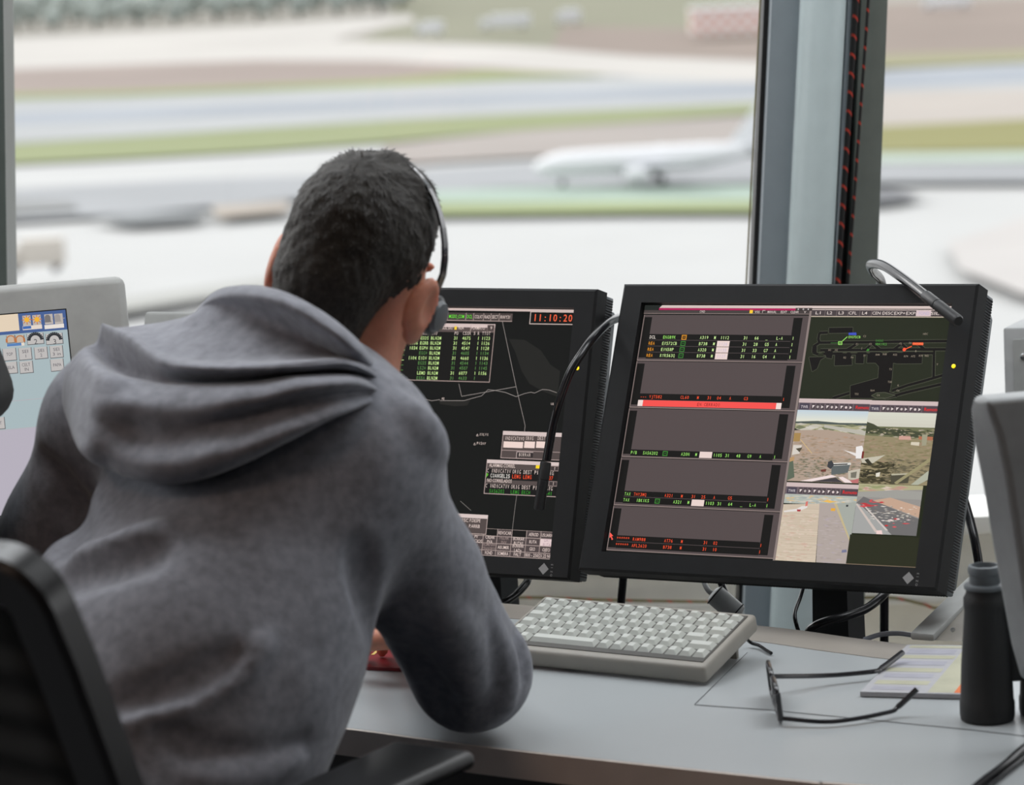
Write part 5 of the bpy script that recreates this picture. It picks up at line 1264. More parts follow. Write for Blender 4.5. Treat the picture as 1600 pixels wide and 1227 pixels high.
# ------------------------------------------------------------------ smooth solid modelling for the figure
class Field:
    def __init__(s, lo, hi, h):
        s.lo = np.array(lo, float); s.h = h
        s.n = np.ceil((np.array(hi) - s.lo) / h).astype(int) + 1
        s.F = np.full(s.n, 0.2, np.float32)
    def _sub(s, lo, hi):
        a = np.clip(np.floor((np.array(lo) - s.lo) / s.h).astype(int), 0, s.n)
        b = np.clip(np.ceil((np.array(hi) - s.lo) / s.h).astype(int) + 1, 0, s.n)
        sl = tuple(slice(i, j) for i, j in zip(a, b))
        g = [s.lo[k] + s.h * np.arange(a[k], b[k], dtype=np.float32) for k in range(3)]
        return sl, (g[0][:, None, None], g[1][None, :, None], g[2][None, None, :])
    def _mix(s, sl, d, k, op):
        f = s.F[sl]
        if d.size == 0: return
        d = d.astype(np.float32)
        if op == 'sub':
            d = -d
            if k > 0:
                t = np.clip(0.5 - 0.5 * (f - d) / k, 0, 1); s.F[sl] = f * (1 - t) + d * t + k * t * (1 - t)
            else: s.F[sl] = np.maximum(f, d)
        else:
            if k > 0:
                t = np.clip(0.5 + 0.5 * (d - f) / k, 0, 1); s.F[sl] = d * (1 - t) + f * t - k * t * (1 - t)
            else: s.F[sl] = np.minimum(f, d)
    def cone(s, a, b, ra, rb, k=0.02, op='add'):
        a = np.array(a, float); b = np.array(b, float); R = max(ra, rb) + max(k, .02) + 2 * s.h
        sl, (X, Y, Z) = s._sub(np.minimum(a, b) - R, np.maximum(a, b) + R)
        ab = b - a; L = max(ab @ ab, 1e-12)
        t = np.clip(((X - a[0]) * ab[0] + (Y - a[1]) * ab[1] + (Z - a[2]) * ab[2]) / L, 0, 1)
        d = np.sqrt((X - a[0] - t * ab[0]) ** 2 + (Y - a[1] - t * ab[1]) ** 2 + (Z - a[2] - t * ab[2]) ** 2) - (ra + (rb - ra) * t)
        s._mix(sl, d, k, op); return s
    def chain(s, pts, rs, k=0.02, op='add'):
        for i in range(len(pts) - 1): s.cone(pts[i], pts[i + 1], rs[i], rs[i + 1], k, op)
        return s
    def ell(s, c, r, R=None, k=0.02, op='add'):
        c = np.array(c, float); r = np.array(r, float); B = r.max() + max(k, .02) + 2 * s.h
        sl, (X, Y, Z) = s._sub(c - B, c + B)
        x, y, z = X - c[0], Y - c[1], Z - c[2]
        if R is not None:
            R = np.array(R)
            x, y, z = (R[0, 0] * x + R[1, 0] * y + R[2, 0] * z, R[0, 1] * x + R[1, 1] * y + R[2, 1] * z, R[0, 2] * x + R[1, 2] * y + R[2, 2] * z)
        k0 = np.sqrt((x / r[0]) ** 2 + (y / r[1]) ** 2 + (z / r[2]) ** 2) + 1e-9
        k1 = np.sqrt((x / r[0] ** 2) ** 2 + (y / r[1] ** 2) ** 2 + (z / r[2] ** 2) ** 2) + 1e-9
        d = k0 * (k0 - 1) / k1
        s._mix(sl, d, k, op); return s
    def plane(s, o, n, k=0.01):          # keep the side the normal points away from
        o = np.array(o); n = np.array(n) / np.linalg.norm(n)
        sl, (X, Y, Z) = s._sub(s.lo - 1, s.lo + s.h * s.n + 1)
        d = -((X - o[0]) * n[0] + (Y - o[1]) * n[1] + (Z - o[2]) * n[2])
        s._mix(sl, d + 0 * s.F, k, 'sub'); return s
    def mesh(s):
        """surface nets: one vertex in each cell the surface passes through"""
        F = s.F; I = F < 0
        n = np.array(F.shape) - 1
        c = np.zeros(n, np.int8)
        for i in (0, 1):
            for j in (0, 1):
                for k in (0, 1): c += I[i:i + n[0], j:j + n[1], k:k + n[2]]
        act = np.argwhere((c > 0) & (c < 8))
        idx = np.full(n, -1, np.int64); idx[tuple(act.T)] = np.arange(len(act))
        acc = np.zeros((len(act), 3)); cnt = np.zeros(len(act))
        corners = [(i, j, k) for i in (0, 1) for j in (0, 1) for k in (0, 1)]
        for a in corners:
            for ax in range(3):
                if a[ax]: continue
                b = list(a); b[ax] = 1
                fa = F[act[:, 0] + a[0], act[:, 1] + a[1], act[:, 2] + a[2]]; fb = F[act[:, 0] + b[0], act[:, 1] + b[1], act[:, 2] + b[2]]
                m = (fa < 0) != (fb < 0); t = fa[m] / (fa[m] - fb[m])
                p = np.tile(np.array(a, float), (m.sum(), 1)); p[:, ax] = t
                acc[m] += p; cnt[m] += 1
        V = s.lo + s.h * (act + acc / cnt[:, None])
        quads = []
        for ax in range(3):
            o1, o2 = (ax + 1) % 3, (ax + 2) % 3
            sa = [slice(1, -1)] * 3; sb = [slice(1, -1)] * 3; sa[ax] = slice(0, -1); sb[ax] = slice(1, None)
            ia, ib = I[tuple(sa)], I[tuple(sb)]
            e = np.argwhere(ia != ib)
            if len(e) == 0: continue
            off = np.ones(3, int); off[ax] = 0; flip = ia[tuple(e.T)]; e = e + off
            def cell(d1, d2):
                q = e.copy(); q[:, o1] += d1; q[:, o2] += d2; return idx[tuple(q.T)]
            q = np.stack([cell(-1, -1), cell(0, -1), cell(0, 0), cell(-1, 0)], 1)
            q[~flip] = q[~flip][:, ::-1]; quads.append(q)
        Q = np.concatenate(quads); Q = Q[(Q >= 0).all(1)]
        return V, Q
def relax(V, Q, it=2, lam=0.5):
    n = len(V)
    e = np.concatenate([Q[:, [0, 1]], Q[:, [1, 2]], Q[:, [2, 3]], Q[:, [3, 0]]]); e = np.concatenate([e, e[:, ::-1]])
    deg = np.bincount(e[:, 0], minlength=n).astype(float)[:, None]
    for k in range(it * 2):
        S = np.stack([np.bincount(e[:, 0], weights=V[e[:, 1], j], minlength=n) for j in range(3)], 1) / np.maximum(deg, 1)
        V = V + (S - V) * (lam if k % 2 == 0 else -lam * .98)
    return V
def solid(name, field, m, parent, it=2, post=None, sharp=3.0):
    V, Q = field.mesh(); V = relax(V, Q, it)
    if post is not None: V = post(V)
    mb = MB(); mb.v = [Vector(v) for v in V]; mb.f = Q.tolist(); mb.mi = [0] * len(Q); mb.col = [None] * len(Q)
    return mb.build(name, m, parent, sharp=sharp)

# ------------------------------------------------------------------ the controller
M['skin'] = mat('skin', (192, 130, 106), 0.5, var=.06, scale=120, sss=.5, bump=.03, bscale=500)
M['ear'] = M['skin']
M['hair'] = mat('short_dark_hair', (40, 36, 31), 0.6, var=.35, scale=160, bump=.35, bscale=350, spec=.3)
M['strand'] = mat('hair_strand', (45, 40, 34), 0.5, var=.3, scale=60, spec=.4)
M['fleece'] = mat('heathered_grey_fleece', (130, 132, 140), 0.95, spec=.15, var=.20, scale=85, bump=.22, bscale=420, sheen=.25, detail=6)
M['trouser'] = mat('dark_trouser_cloth', (38, 42, 54), 0.9, spec=.2)
M['shoe'] = mat('black_shoe', (28, 27, 26), 0.5)

A = aty
HC = A(566, 379, 3.35)                    # centre of the skull
Rh = (Matrix.Rotation(math.radians(-27), 3, 'Z') @ Matrix.Rotation(math.radians(15), 3, 'Y') @ Matrix.Rotation(math.radians(-16), 3, 'X'))
def H(x, y, z): return np.array(HC + Rh @ Vector((x, y, z)))
RhA = np.array(Rh)
C7 = A(478, 540, 3.24)
RS, LS = A(555, 724, 3.16), A(182, 668, 3.40)
RE, LE = Vector((-.058, 3.345, ZD + .072)), A(50, 1000, 3.52)
RW, LW = Vector((-.112, 3.575, ZD + .060)), Vector((-.36, 3.74, ZD + .058))
LE.z = ZD + .076
HIP = Vector((-.37, 2.98, .60))
bdir = Vector((.545, .838, 0)); udir = Vector((.838, -.545, 0))

person = thing('person', 'person with short dark hair in a grey hooded sweatshirt, leaning over the desk', 'person', (HIP.x, HIP.y, 0))

def hand_solid(fd, wrist, fore, palm_dir, side, curl, k=.006):
    """palm, four unequal bent fingers and a thumb leaving the side of the palm. fore: towards the fingertips, side: towards the thumb"""
    up_ = fore.cross(side).normalized()
    if up_.z < 0: up_ = -up_
    pc = wrist + fore * .045
    for s_ in (-.5, 0, .5):
        fd.cone(wrist + side * (.018 * s_), wrist + fore * .085 + side * (.060 * s_), .017, .0125, .012)
    for i, (off, L_) in enumerate(((.031, .070), (.0105, .078), (-.0105, .073), (-.030, .058))):
        p0 = wrist + fore * (.086 - .004 * abs(i - 1)) + side * off
        a0, a1, a2 = curl
        d0 = (fore * math.cos(a0) - up_ * math.sin(a0) + side * (.10 * (1.2 - i) * .8)).normalized(); d1 = fore * math.cos(a1) - up_ * math.sin(a1); d2 = fore * math.cos(a2) - up_ * math.sin(a2)
        p1 = p0 + d0 * L_ * .45; p2 = p1 + d1 * L_ * .30; p3 = p2 + d2 * L_ * .25
        fd.chain([p0, p1, p2, p3], [.0098, .0090, .0082, .0068], .004)
    t0 = wrist + fore * .026 + side * .024; t1 = t0 + (fore * .6 + side * .8 - up_ * .1).normalized() * .036; t2 = t1 + (fore * .9 + side * .35 - up_ * .25).normalized() * .032
    fd.chain([t0, t1, t2], [.0145, .0110, .0085], .006)

b = Field((-.80, 2.75, .42), (.16, 3.98, 1.46), .0042)
# trunk and arms under the clothes
b.chain([C7 + Vector((0, .07, -.10)), Vector((-.31, 3.16, .95)), HIP + Vector((0, .05, .12))], [.06, .09, .10], .05)
b.chain([LS + udir * .03, C7 + Vector((0, .05, -.11)), RS - udir * .03], [.055, .06, .055], .05)
b.chain([RS, RE + Vector((0, 0, -.005)), RW], [.05, .038, .028], .02)
b.chain([LS, LE, LW], [.05, .038, .028], .02)
# head
b.cone(C7 + Vector((.035, .10, -.06)), H(0, .012, -.060), .056, .050, .03)
b.ell(H(0, -.008, .004), (.0710, .093, .083), RhA, .015)
b.ell(H(0, .040, -.060), (.060, .060, .068), RhA, .03)
b.ell(H(0, .070, -.105), (.026, .022, .020), RhA, .025)
b.cone(H(0, .092, -.012), H(0, .113, -.052), .009, .0135, .014)
for s_ in (-1, 1):
    b.ell(H(s_ * .030, .090, -.020), (.017, .012, .012), RhA, .012, 'sub')
    b.ell(H(s_ * .031, .077, -.020), (.012, .012, .012), RhA, .002)
    b.cone(H(s_ * .012, .092, -.003), H(s_ * .046, .082, -.002), .006, .005, .010)
    b.ell(H(s_ * .050, .058, -.045), (.020, .022, .018), RhA, .02)
    b.ell(H(s_ * .011, .107, -.055), (.007, .008, .006), RhA, .006)
    # ear: rim, bowl and lobe
    e_ = Matrix.Rotation(math.radians(-s_ * 24), 3, 'Z') @ Matrix.Rotation(math.radians(-10), 3, 'X')
    Re = np.array(Rh @ e_)
    b.ell(H(s_ * .0890, -.002, -.046), (.0085, .0205, .0335), Re, .007)
    b.ell(H(s_ * .1005, .004, -.042), (.0075, .0130, .0225), Re, .004, 'sub')
    b.ell(H(s_ * .0855, .004, -.076), (.0070, .0110, .0115), Re, .008)
b.ell(H(0, .099, -.079), (.022, .009, .0055), RhA, .006); b.ell(H(0, .097, -.088), (.020, .009, .0065), RhA, .006)
b.ell(H(0, .108, -.0835), (.020, .006, .0012), RhA, .003, 'sub')
fore_r = Vector((-.30, .94, -.10)).normalized(); side_r = Vector((-.94, -.30, 0)).normalized()
hand_solid(b, RW, fore_r, None, side_r, (.15, .55, .9))
fore_l = Vector((.72, .68, -.10)).normalized(); side_l = Vector((.68, -.72, 0)).normalized()
hand_solid(b, LW, fore_l, None, side_l, (.15, .45, .7))
solid('body', b, M['skin'], person, 2)

# hair: a close cap, thin at the nape and above the ears, longer on top
hf = Field(HC - Vector((.14, .15, .20)), HC + Vector((.14, .15, .15)), .0032)
hf.ell(H(0, -.008, .006), (.0728, .0955, .0865), RhA, .0)
hf.ell(H(0, -.045, -.035), (.058, .052, .068), RhA, .015)
hf.ell(H(0, .02, .050), (.055, .068, .048), RhA, .02)
hf.cone(H(0, -.050, -.050), H(0, -.036, -.160), .052, .042, .02)
hf.plane(H(0, .070, .02), Rh @ Vector((0, 1, .55)), .012)          # forehead
hf.plane(H(0, .004, -.080), Rh @ Vector((0, .88, -.47)), .012)        # from temple down behind the ears to the nape
for s_ in (-1, 1): hf.ell(H(s_ * .096, .004, -.052), (.028, .028, .046), RhA, .012, 'sub')
from mathutils import noise as mnoise
def hair_post(V):
    out = V.copy(); c = np.array(HC)
    for i, v in enumerate(V):
        p = Vector(v); d = (p - HC).normalized()
        k = mnoise.noise(p * 70) * .0022 + mnoise.noise(p * 190) * .0013
        loc = Rh.transposed() @ (p - HC)
        if loc.z > .045: k += mnoise.noise(p * 38 + Vector((3, 1, 7))) * .0050 * min(1, (loc.z - .045) / .03)
        out[i] = v + np.array(d) * k
    return out
hair = solid('hair', hf, M['hair'], person, 1, hair_post)
# short strands over the cap
sv = MB(); me = hair.data
inv_ = MAT_OF[person]
vs_ = [inv_ @ v.co for v in me.vertices]; ns_ = [v.normal.copy() for v in me.vertices]
order = rng.permutation(len(vs_))[:5200]
whorl = Vector(H(.0, -.055, .075))
for i in order:
    p, nrm = vs_[i], ns_[i]
    loc = Rh.transposed() @ (p - HC)
    if (p - HC).dot(nrm) < 0: continue
    L_ = .0035 + .0075 * max(0, min(1, (loc.z + .01) / .08))
    flow = (p - whorl); flow = (flow - nrm * flow.dot(nrm)).normalized() if flow.length > 1e-4 else Vector((0, 0, 1))
    d_ = (flow * .95 + nrm * .22 + Vector([random.uniform(-.28, .28) for _ in range(3)])).normalized()
    w_ = d_.cross(nrm).normalized() * .0006
    m_ = p + d_ * L_ * .55; q = p + d_ * L_ - nrm * L_ * .12
    sv.add([p - w_ - nrm * .001, p + w_ - nrm * .001, m_ + w_ * .8, m_ - w_ * .8, q], [[0, 1, 2, 3], [3, 2, 4]])
sv.build('strands', M['strand'], hair, sharp=3)

# sweatshirt: trunk, shoulders and sleeves as one garment
g = Field((-.98, 2.62, .50), (.20, 3.98, 1.30), .0068)
T1 = Vector((-.235, 3.235, 1.085)); T2 = Vector((-.315, 3.11, .90)); T3 = Vector((-.385, 3.01, .70)); T4 = Vector((-.415, 3.00, .60))
for s_ in (-1, 1):
    g.chain([T1 + udir * (.080 * s_), T2 + udir * (.038 if s_ > 0 else -.115), T3 + udir * (.022 if s_ > 0 else -.10), T4 + udir * (.018 if s_ > 0 else -.10)], [.092, .100, .114, .122], .07)
g.chain([T1 - bdir * .015, T2 - bdir * .040, T3 - bdir * .03], [.097, .106, .112], .08)
g.chain([LS + udir * .02, C7 + Vector((-.02, 0, -.10)), RS - udir * .02], [.070, .076, .070], .07)
g.chain([C7 + Vector((.03, .075, -.115)), T1 + bdir * .055, T2 + bdir * .05, T3 + bdir * .03], [.070, .095, .105, .11], .05)
mid = RS.lerp(RE, .5) + Vector((.002, -.005, 0))
g.chain([RS, mid, RE + Vector((0, -.003, .004))], [.072, .064, .062], .022)
g.cone(RE + Vector((0, 0, .004)), RW + Vector((.004, -.02, .002)), .056, .038, .03)
g.chain([LS, LS.lerp(LE, .5), LE], [.070, .064, .056], .085)
g.cone(LE, LW - fore_l * .02, .055, .038, .03)
# hem gathered over the hips
g.chain([T4 + udir * .06 - bdir * .03, T4 + udir * .03 - bdir * .13, T4 - udir * .08 - bdir * .13, T4 - udir * .17 - bdir * .03], [.045, .05, .05, .045], .03)
# folds of the cloth, laid along the surface found under them
from mathutils.bvhtree import BVHTree
V_, Q_ = g.mesh(); skin_tree = BVHTree.FromPolygons([Vector(v) for v in V_], Q_.tolist())
def lay(pts):
    out = []
    for x, y in pts:
        d = ray(x, y).normalized(); h = skin_tree.ray_cast(Vector((0, 0, ZC)), d)
        if h[0] is not None: out.append((h[0], h[1]))
    return out
def fold(pts, r, ridge=True, k=.022, off=None):
    L_ = lay([(p.x, p.y) for p in catmull([(x, y, 0) for x, y in pts], 5)])
    if len(L_) < 2: return
    off = (-r * .80 if ridge else r * .72) if off is None else off
    P_ = [p + n * off for p, n in L_]; m_ = len(P_)
    rs = [r * (.35 + .65 * math.sin(math.pi * (i + .5) / m_)) for i in range(m_)]
    P_ = [p + n * (off * rs[i] / r) for i, (p, n) in enumerate(L_)]
    g.chain(P_, rs, k, 'add' if ridge else 'sub')
fold([(190, 1135), (290, 1098), (370, 1050), (420, 1000)], .011, True, .016); fold([(170, 1100), (290, 1065), (370, 1020)], .010, False, .018)
fold([(110, 875), (180, 858), (250, 830)], .012); fold([(90, 915), (170, 890), (250, 868)], .013, False)
fold([(250, 1150), (330, 1180), (420, 1200), (480, 1160)], .018, False, .014); fold([(300, 1215), (400, 1212), (470, 1185)], .016, True, .012)
fold([(560, 860), (574, 915), (584, 985)], .017, False, .02)
fold([(800, 960), (812, 1010), (818, 1060)], .014, False, .01); fold([(770, 970), (795, 1040), (790, 1110)], .014, True, .012)
fold([(650, 1020), (680, 1070), (690, 1130)], .016, False, .014); fold([(690, 960), (720, 1010), (740, 1080)], .016, True)
fold([(640, 640), (690, 700), (712, 760)], .016, True); fold([(60, 720), (110, 780), (120, 860)], .02, False)
from mathutils import noise as mn2
def cloth_post(V):
    out = V.copy()
    for i, v in enumerate(V):
        p = Vector(v); k = mn2.noise(p * 8) * .0035 + mn2.noise(p * 21 + Vector((4, 4, 4))) * .0022
        out[i] = v + np.array((k, -k, k * .6)) * .7
    return out
gv = solid('sweatshirt', g, M['fleece'], person, 2, cloth_post)

# the hood lying on the shoulders: collar, lining, rolled rim and hanging pouch, from the neck outwards
GUIDES = [
 [(322, 505, 3.36), (350, 492, 3.3), (400, 490, 3.25), (470, 512, 3.22), (545, 562, 3.22), (588, 604, 3.25)],
 [(310, 488, 3.36), (340, 462, 3.3), (385, 452, 3.25), (440, 462, 3.215), (507, 496, 3.19), (560, 540, 3.19), (596, 586, 3.225)],
 [(302, 490, 3.3542), (335, 456, 3.286), (380, 446, 3.231), (440, 455, 3.191), (507, 489, 3.161), (560, 532, 3.163), (600, 582, 3.2092)],
 [(304, 490, 3.3488), (330, 468, 3.269), (380, 464, 3.199), (440, 476, 3.154), (507, 512, 3.129), (560, 552, 3.137), (602, 590, 3.1988)],
 [(296, 494, 3.3474), (318, 481, 3.292), (346, 479, 3.257), (380, 485, 3.227), (422, 500, 3.202), (465, 519, 3.182), (507, 545, 3.167), (555, 570, 3.161), (606, 598, 3.2054)],
 [(240, 505, 3.3452), (270, 512, 3.296), (310, 518, 3.246), (360, 524, 3.201), (422, 530, 3.181), (480, 538, 3.171), (530, 552, 3.171), (570, 570, 3.168), (606, 599, 3.2072)],
 [(180, 512, 3.3332), (218, 528, 3.276), (252, 550, 3.206), (295, 560, 3.171), (380, 562, 3.141), (465, 561, 3.136), (529, 559, 3.146), (575, 572, 3.158), (606, 600, 3.2032)],
 [(160, 505, 3.3292), (210, 524, 3.241), (248, 551, 3.166), (295, 563, 3.131), (380, 566, 3.101), (465, 565, 3.091), (529, 562, 3.106), (575, 575, 3.135), (608, 602, 3.1952)],
 [(156, 512, 3.3284), (206, 538, 3.217), (246, 568, 3.142), (295, 577, 3.104), (380, 579, 3.077), (465, 575, 3.07), (535, 570, 3.092), (580, 584, 3.131), (610, 608, 3.1924)],
 [(150, 535, 3.3386), (186, 576, 3.282), (231, 593, 3.212), (295, 597, 3.153), (380, 595, 3.13), (465, 583, 3.123), (550, 582, 3.138), (592, 602, 3.169), (613, 620, 3.2036)],
 [(128, 545, 3.31), (165, 582, 3.15), (231, 599, 3.133), (295, 604, 3.098), (380, 602, 3.076), (465, 590, 3.07), (550, 589, 3.093), (594, 608, 3.146), (616, 626, 3.1956)],
 [(104, 575, 3.305), (150, 615, 3.125), (220, 634, 3.089), (290, 640, 3.066), (380, 630, 3.049), (470, 610, 3.049), (550, 602, 3.077), (596, 613, 3.141), (617, 629, 3.1938)],
 [(98, 605, 3.3), (142, 650, 3.117), (200, 672, 3.103), (256, 684, 3.082), (330, 668, 3.072), (430, 638, 3.067), (530, 616, 3.086), (597, 617, 3.146), (617, 631, 3.1972)],
 [(97, 630, 3.3), (132, 684, 3.115), (185, 712, 3.08), (258, 724, 3.046), (350, 706, 3.031), (460, 668, 3.034), (535, 641, 3.064), (596, 624, 3.137), (618, 635, 3.1948)],
 [(103, 652, 3.305), (125, 706, 3.13), (167, 734, 3.109), (210, 748, 3.079), (261, 756, 3.062), (316, 748, 3.052), (380, 725, 3.046), (465, 683, 3.049), (529, 651, 3.072), (594, 629, 3.137), (618, 637, 3.1948)],
 [(106, 655, 3.32), (130, 704, 3.2), (170, 732, 3.16), (210, 745, 3.13), (261, 752, 3.112), (316, 744, 3.105), (380, 720, 3.1), (465, 678, 3.105), (529, 647, 3.125), (592, 626, 3.17), (616, 634, 3.21)],
]
def resample(pts, n):
    d = catmull(pts, 12); acc = [0]
    for a_, b_2 in zip(d, d[1:]): acc.append(acc[-1] + (b_2 - a_).length)
    out = []; j = 0
    for i in range(n):
        t = acc[-1] * i / (n - 1)
        while j < len(acc) - 2 and acc[j + 1] < t: j += 1
        f = (t - acc[j]) / max(acc[j + 1] - acc[j], 1e-9); out.append(d[j].lerp(d[j + 1], min(max(f, 0), 1)))
    return out
NH = 72
gl = [resample([A(*q) for q in gq], NH) for gq in GUIDES]
cols_ = [catmull([gl[i][j] for i in range(len(gl))], 4) for j in range(NH)]
nr = len(cols_[0]); hv = []; hfc = []
for j in range(NH):
    for i in range(nr):
        p = cols_[j][i].copy()
        p += Vector((0, -1, .3)) * (mn2.noise(p * 26) * .004 + mn2.noise(p * 60) * .0016)
        seam_d = abs(j / (NH - 1) - .36)
        if i > nr * .62 and seam_d < .03: p += Vector((0, 1, 0)) * .007 * (1 - seam_d / .03)
        hv.append(p)
for j in range(NH - 1):
    for i in range(nr - 1): hfc.append([j * nr + i, j * nr + i + 1, (j + 1) * nr + i + 1, (j + 1) * nr + i])
mb = MB(); mb.add(hv, hfc); hood = mb.build('hood', M['fleece'], person, sharp=3)
sm_ = hood.modifiers.new('cloth', 'SMOOTH'); sm_.factor = .5; sm_.iterations = 1
so_ = hood.modifiers.new('thickness', 'SOLIDIFY'); so_.thickness = .006; so_.offset = -1

# trousers and shoes
tr = Field((-.72, 2.70, .02), (.10, 3.72, .76), .011)
for s_ in (-1, 1):
    hj = HIP + udir * (.10 * s_) + Vector((0, 0, -.01)); kn_ = hj + bdir * .43 + udir * (.05 * s_); kn_.z = .52; ank = kn_ + bdir * .05; ank.z = .10
    tr.chain([hj - bdir * .02, hj.lerp(kn_, .5), kn_, kn_.lerp(ank, .5), ank], [.115, .092, .072, .064, .052], .04)
tr.cone(HIP + udir * .10, HIP - udir * .10, .125, .125, .05)
solid('trousers', tr, M['trouser'], person, 2)
sh = []
for s_ in (-1, 1):
    hj = HIP + udir * (.10 * s_); kn_ = hj + bdir * .43 + udir * (.05 * s_); a0 = kn_ + bdir * .05
    f_ = Field((a0.x - .25, a0.y - .25, -.02), (a0.x + .3, a0.y + .35, .2), .007)
    p0 = Vector((a0.x, a0.y, .045)) - bdir * .05
    f_.chain([p0, p0 + bdir * .10, p0 + bdir * .20], [.042, .044, .038], .03); f_.cone(p0 + bdir * .03, p0 + bdir * .05 + Vector((0, 0, .06)), .045, .045, .03)
    f_.plane((0, 0, .003), (0, 0, -1), .004)
    solid('shoe', f_, M['shoe'], person, 2)

# ------------------------------------------------------------------ headset on the head
hs = thing('headset', 'thin black headset worn over the short dark hair', 'headset', H(0, 0, .09))
path = []
for i in range(25):
    g_ = math.radians(-18 + 216 * i / 24)
    path.append(H(.0865 * math.cos(g_), .030 - .034 * max(0, math.sin(g_)), -.006 + .1025 * math.sin(g_)))
mb = MB(); vs = []; fs = []
for i, p in enumerate(path):
    p = Vector(p); t = (Vector(path[min(i + 1, 24)]) - Vector(path[max(i - 1, 0)])).normalized(); fw = Rh @ Vector((0, 1, 0)); nn = t.cross(fw).normalized()
    for a_, b_2 in ((-.006, -.0014), (.006, -.0014), (.006, .0014), (-.006, .0014)): vs.append(p + fw * a_ + nn * b_2)
for i in range(24):
    for k in range(4): fs.append([4 * i + k, 4 * i + 4 + k, 4 * i + 4 + (k + 1) % 4, 4 * i + (k + 1) % 4])
fs += [[0, 1, 2, 3], [99, 98, 97, 96]]
mb.add(vs, fs); mb.build('headband', mat('headset_black', (34, 34, 44), .22, coat=.5), hs, sharp=.5)
ear_c = Vector(H(.092, .026, -.040))
for s_ in (1, -1):
    c_ = Vector(H(s_ * .081, .053, -.050)); Rq = (Rh @ Vector((s_, 0, 0))).to_track_quat('Z', 'Y').to_matrix()
    mb = MB(); mb.lathe([(.001, -.008), (.019, -.008), (.0215, -.004), (.0215, .001), (.018, .004)], c_, Rq, 28); cup = mb.build('ear_cup', M['black'], hs)
    mb = MB(); mb.lathe([(.018, .0035), (.015, .0085), (.008, .010), (.0005, .0102)], c_, Rq, 28); mb.build('cup_cap', M['vent'], cup)
mb = MB(); mb.tube(catmull([H(-.100, .034, -.045), H(-.098, .075, -.075), H(-.070, .118, -.098), H(-.035, .135, -.100)], 8), .0022, 8); bm_ = mb.build('microphone_boom', M['black'], hs)
mb = MB(); mb.tube([H(-.040, .134, -.100), H(-.022, .136, -.099)], [.006, .0065], 10); mb.build('microphone_tip', M['slot'], bm_)

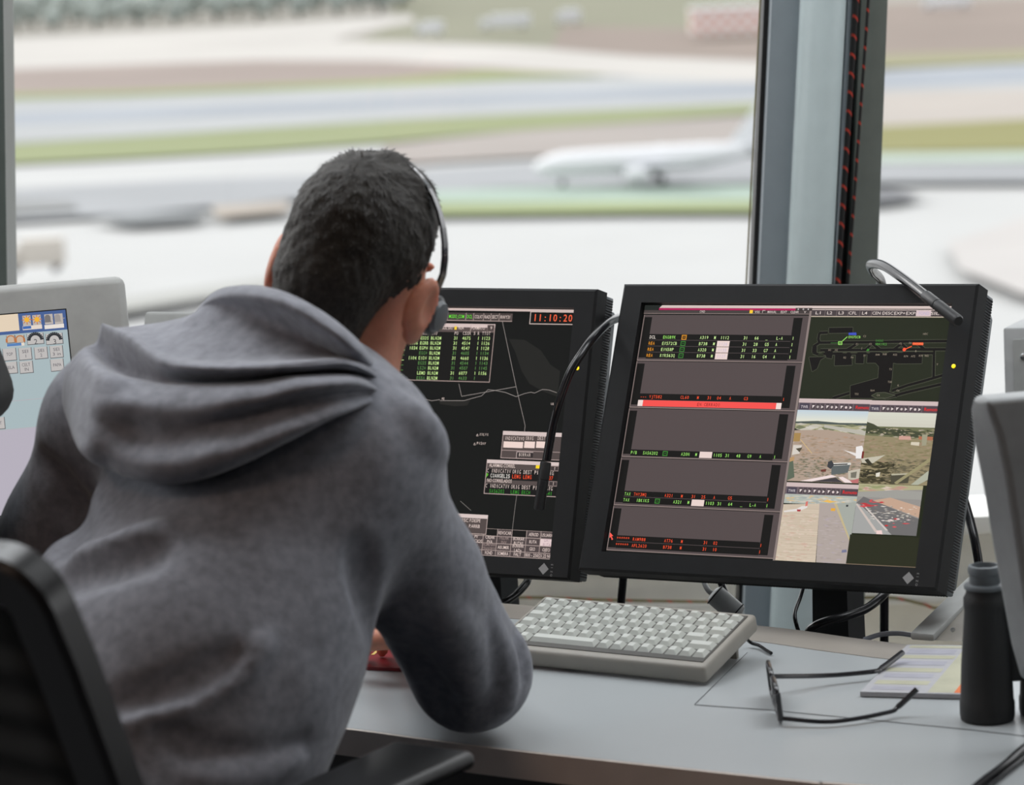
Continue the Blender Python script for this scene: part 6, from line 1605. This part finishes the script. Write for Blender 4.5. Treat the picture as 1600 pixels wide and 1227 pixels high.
# ------------------------------------------------------------------ office chairs
M['mesh'] = mat('chair_black_mesh', (22, 23, 23), .7, spec=.3)
M['chair'] = mat('chair_black_frame', (26, 27, 29), .30, spec=.55)
M['pad'] = mat('armrest_pad', (34, 35, 36), .35, spec=.5)
M['alu'] = mat('aluminium', (150, 153, 156), .3, metal=.8)
def chair_parts(root, headrest=False, ws=1.0):
    """local frame: x to the sitter's right, y forwards, z up, floor at 0; the seat pan is centred on the origin"""
    rec = math.radians(17)
    def BP(x, h): return Vector((x, -.285 - math.tan(rec) * (h - .56) , h))
    # backrest: a rounded frame with horizontal bands of mesh
    zt, zb2 = 1.112, .58
    outline = []
    def half(h):
        k = (h - zb2) / (zt - zb2); return (.302 - .048 * k) * ws
    N = 40
    fr = []
    hs_ = [zb2 + (zt - zb2) * i / 14 for i in range(15)]
    R_ = [BP(half(h), h) for h in hs_[:-1]]; top_c = []
    wt = half(zt)
    for i in range(9):
        a_ = math.pi / 2 * i / 8; top_c.append(BP(wt - .032 + .032 * math.cos(a_), zt - .032 + .032 * math.sin(a_)))
    R_ = [p for p in R_ if p.z < zt - .046] + top_c
    L_ = [Vector((-p.x, p.y, p.z)) for p in R_][::-1]
    loop = R_ + L_
    mb = MB(); vs = []; fs = []
    nb_ = Vector((0, -math.cos(rec), -math.sin(rec)))
    n = len(loop)
    for i, p in enumerate(loop):
        a_, c_ = loop[(i - 1) % n], loop[(i + 1) % n]; t = (c_ - a_).normalized(); w = t.cross(nb_).normalized()
        for u_2, v_2 in ((-.024, -.014), (-.018, -.020), (.018, -.020), (.024, -.014), (.024, .012), (-.024, .012)): vs.append(p + w * u_2 - nb_ * v_2)
    for i in range(n):
        for k in range(6): fs.append([6 * i + k, 6 * ((i + 1) % n) + k, 6 * ((i + 1) % n) + (k + 1) % 6, 6 * i + (k + 1) % 6])
    mb.add(vs, fs); mb.build('back_frame', M['chair'], root, world=False, sharp=.6)
    mb = MB(); vs = []; fs = []; nh = 60
    for i in range(nh + 1):
        h = zb2 + .01 + (zt - zb2 - .03) * i / nh; w = half(h) - .012
        rip = .0035 * math.sin(i * math.pi / 2.5)
        for j in range(9):
            x = -w + 2 * w * j / 8; p = BP(x, h); vs.append(p - nb_ * (-.004 + .02 * (1 - (2 * j / 8 - 1) ** 2)) + nb_ * rip)
    for i in range(nh):
        for j in range(8): fs.append([9 * i + j, 9 * i + j + 1, 9 * i + 10 + j, 9 * i + 9 + j])
    mb.add(vs, fs); bk_ = mb.build('backrest', M['mesh'], root, world=False, sharp=3); so = bk_.modifiers.new('t', 'SOLIDIFY'); so.thickness = .004
    mb = MB(); mb.box((0, -.03, .436), (.50, .48, .075), .032, 4); mb.build('seat', M['mesh'], root, world=False)
    mb = MB(); mb.box((0, -.04, .388), (.40, .36, .035), .012); mb.build('seat_shell', M['chair'], root, world=False)
    mb = MB(); mb.tube(catmull([(0, -.12, .375), (0, -.25, .39), BP(0, .60) + nb_ * .035, BP(0, .74) + nb_ * .03], 6), .024, 12); mb.build('back_support', M['chair'], root, world=False)
    for s_ in (-1, 1):
        mb = MB(); mb.tube(catmull([(s_ * .20, -.04, .385), (s_ * .30, -.04, .40), (s_ * .325, -.05, .54), (s_ * .27 - .008 - .02 * s_ * (s_ > 0), -.03, .790)], 6), .016, 12); arm = mb.build('arm_support', M['chair'], root, world=False)
        mb = MB(); mb.box((.240 if s_ > 0 else -.292, -.002, .813), (.098, .25, .018), .008, 4); mb.build('armrest_pad', M['pad'], arm, world=False)
    mb = MB(); mb.lathe([(.028, .10), (.028, .30), (.020, .30), (.020, .375)], n=20); mb.build('gas_lift', M['alu'], root, world=False)
    for k in range(5):
        a_ = 2 * math.pi * k / 5 + .3; e = Vector((math.cos(a_), math.sin(a_), 0))
        mb = MB(); mb.tube([e * .02 + Vector((0, 0, .11)), e * .15 + Vector((0, 0, .105)), e * .31 + Vector((0, 0, .08))], [.032, .026, .018], 10); lg = mb.build('base_leg', M['chair'], root, world=False)
        mb = MB(); t_ = Vector((-e.y, e.x, 0)); Rw = t_.to_track_quat('Z', 'Y').to_matrix()
        for q in (-.014, .014): mb.lathe([(.001, -.009), (.026, -.009), (.030, -.006), (.030, .006), (.026, .009), (.001, .009)], e * .31 + t_ * q + Vector((0, 0, .031)), Rw, 20)
        mb.box(e * .31 + Vector((0, 0, .055)), (.02, .02, .03), .004); mb.build('caster', M['black'], lg, world=False)
    if headrest:
        mb = MB(); mb.tube([BP(0, 1.06) + nb_ * .02, BP(0, 1.16) + nb_ * .02], .014, 10); mb.build('headrest_stem', M['chair'], root, world=False)
        p = BP(0, 1.155); mb = MB(); mb.box(p, (.30, .07, .15), .034, 5, R=Matrix.Rotation(-rec, 3, 'X')); mb.build('headrest', M['mesh'], root, world=False)
yawc = math.radians(-33)
co = HIP + bdir * .075 + udir * (-.035)
m_ = Matrix.Translation((co.x, co.y, 0)) @ Matrix.Rotation(yawc, 4, 'Z')
ch = thing('office_chair', 'black mesh-backed office chair that the person sits on', 'chair', m_, 'office chairs at the desk'); chair_parts(ch)
m2 = Matrix.Translation((-1.078, 3.46, 0)) @ Matrix.Rotation(math.radians(84), 4, 'Z')
ch2 = thing('office_chair', 'black office chair with a headrest at the left edge, in front of the touch panel', 'chair', m2, 'office chairs at the desk'); chair_parts(ch2, True, .82)
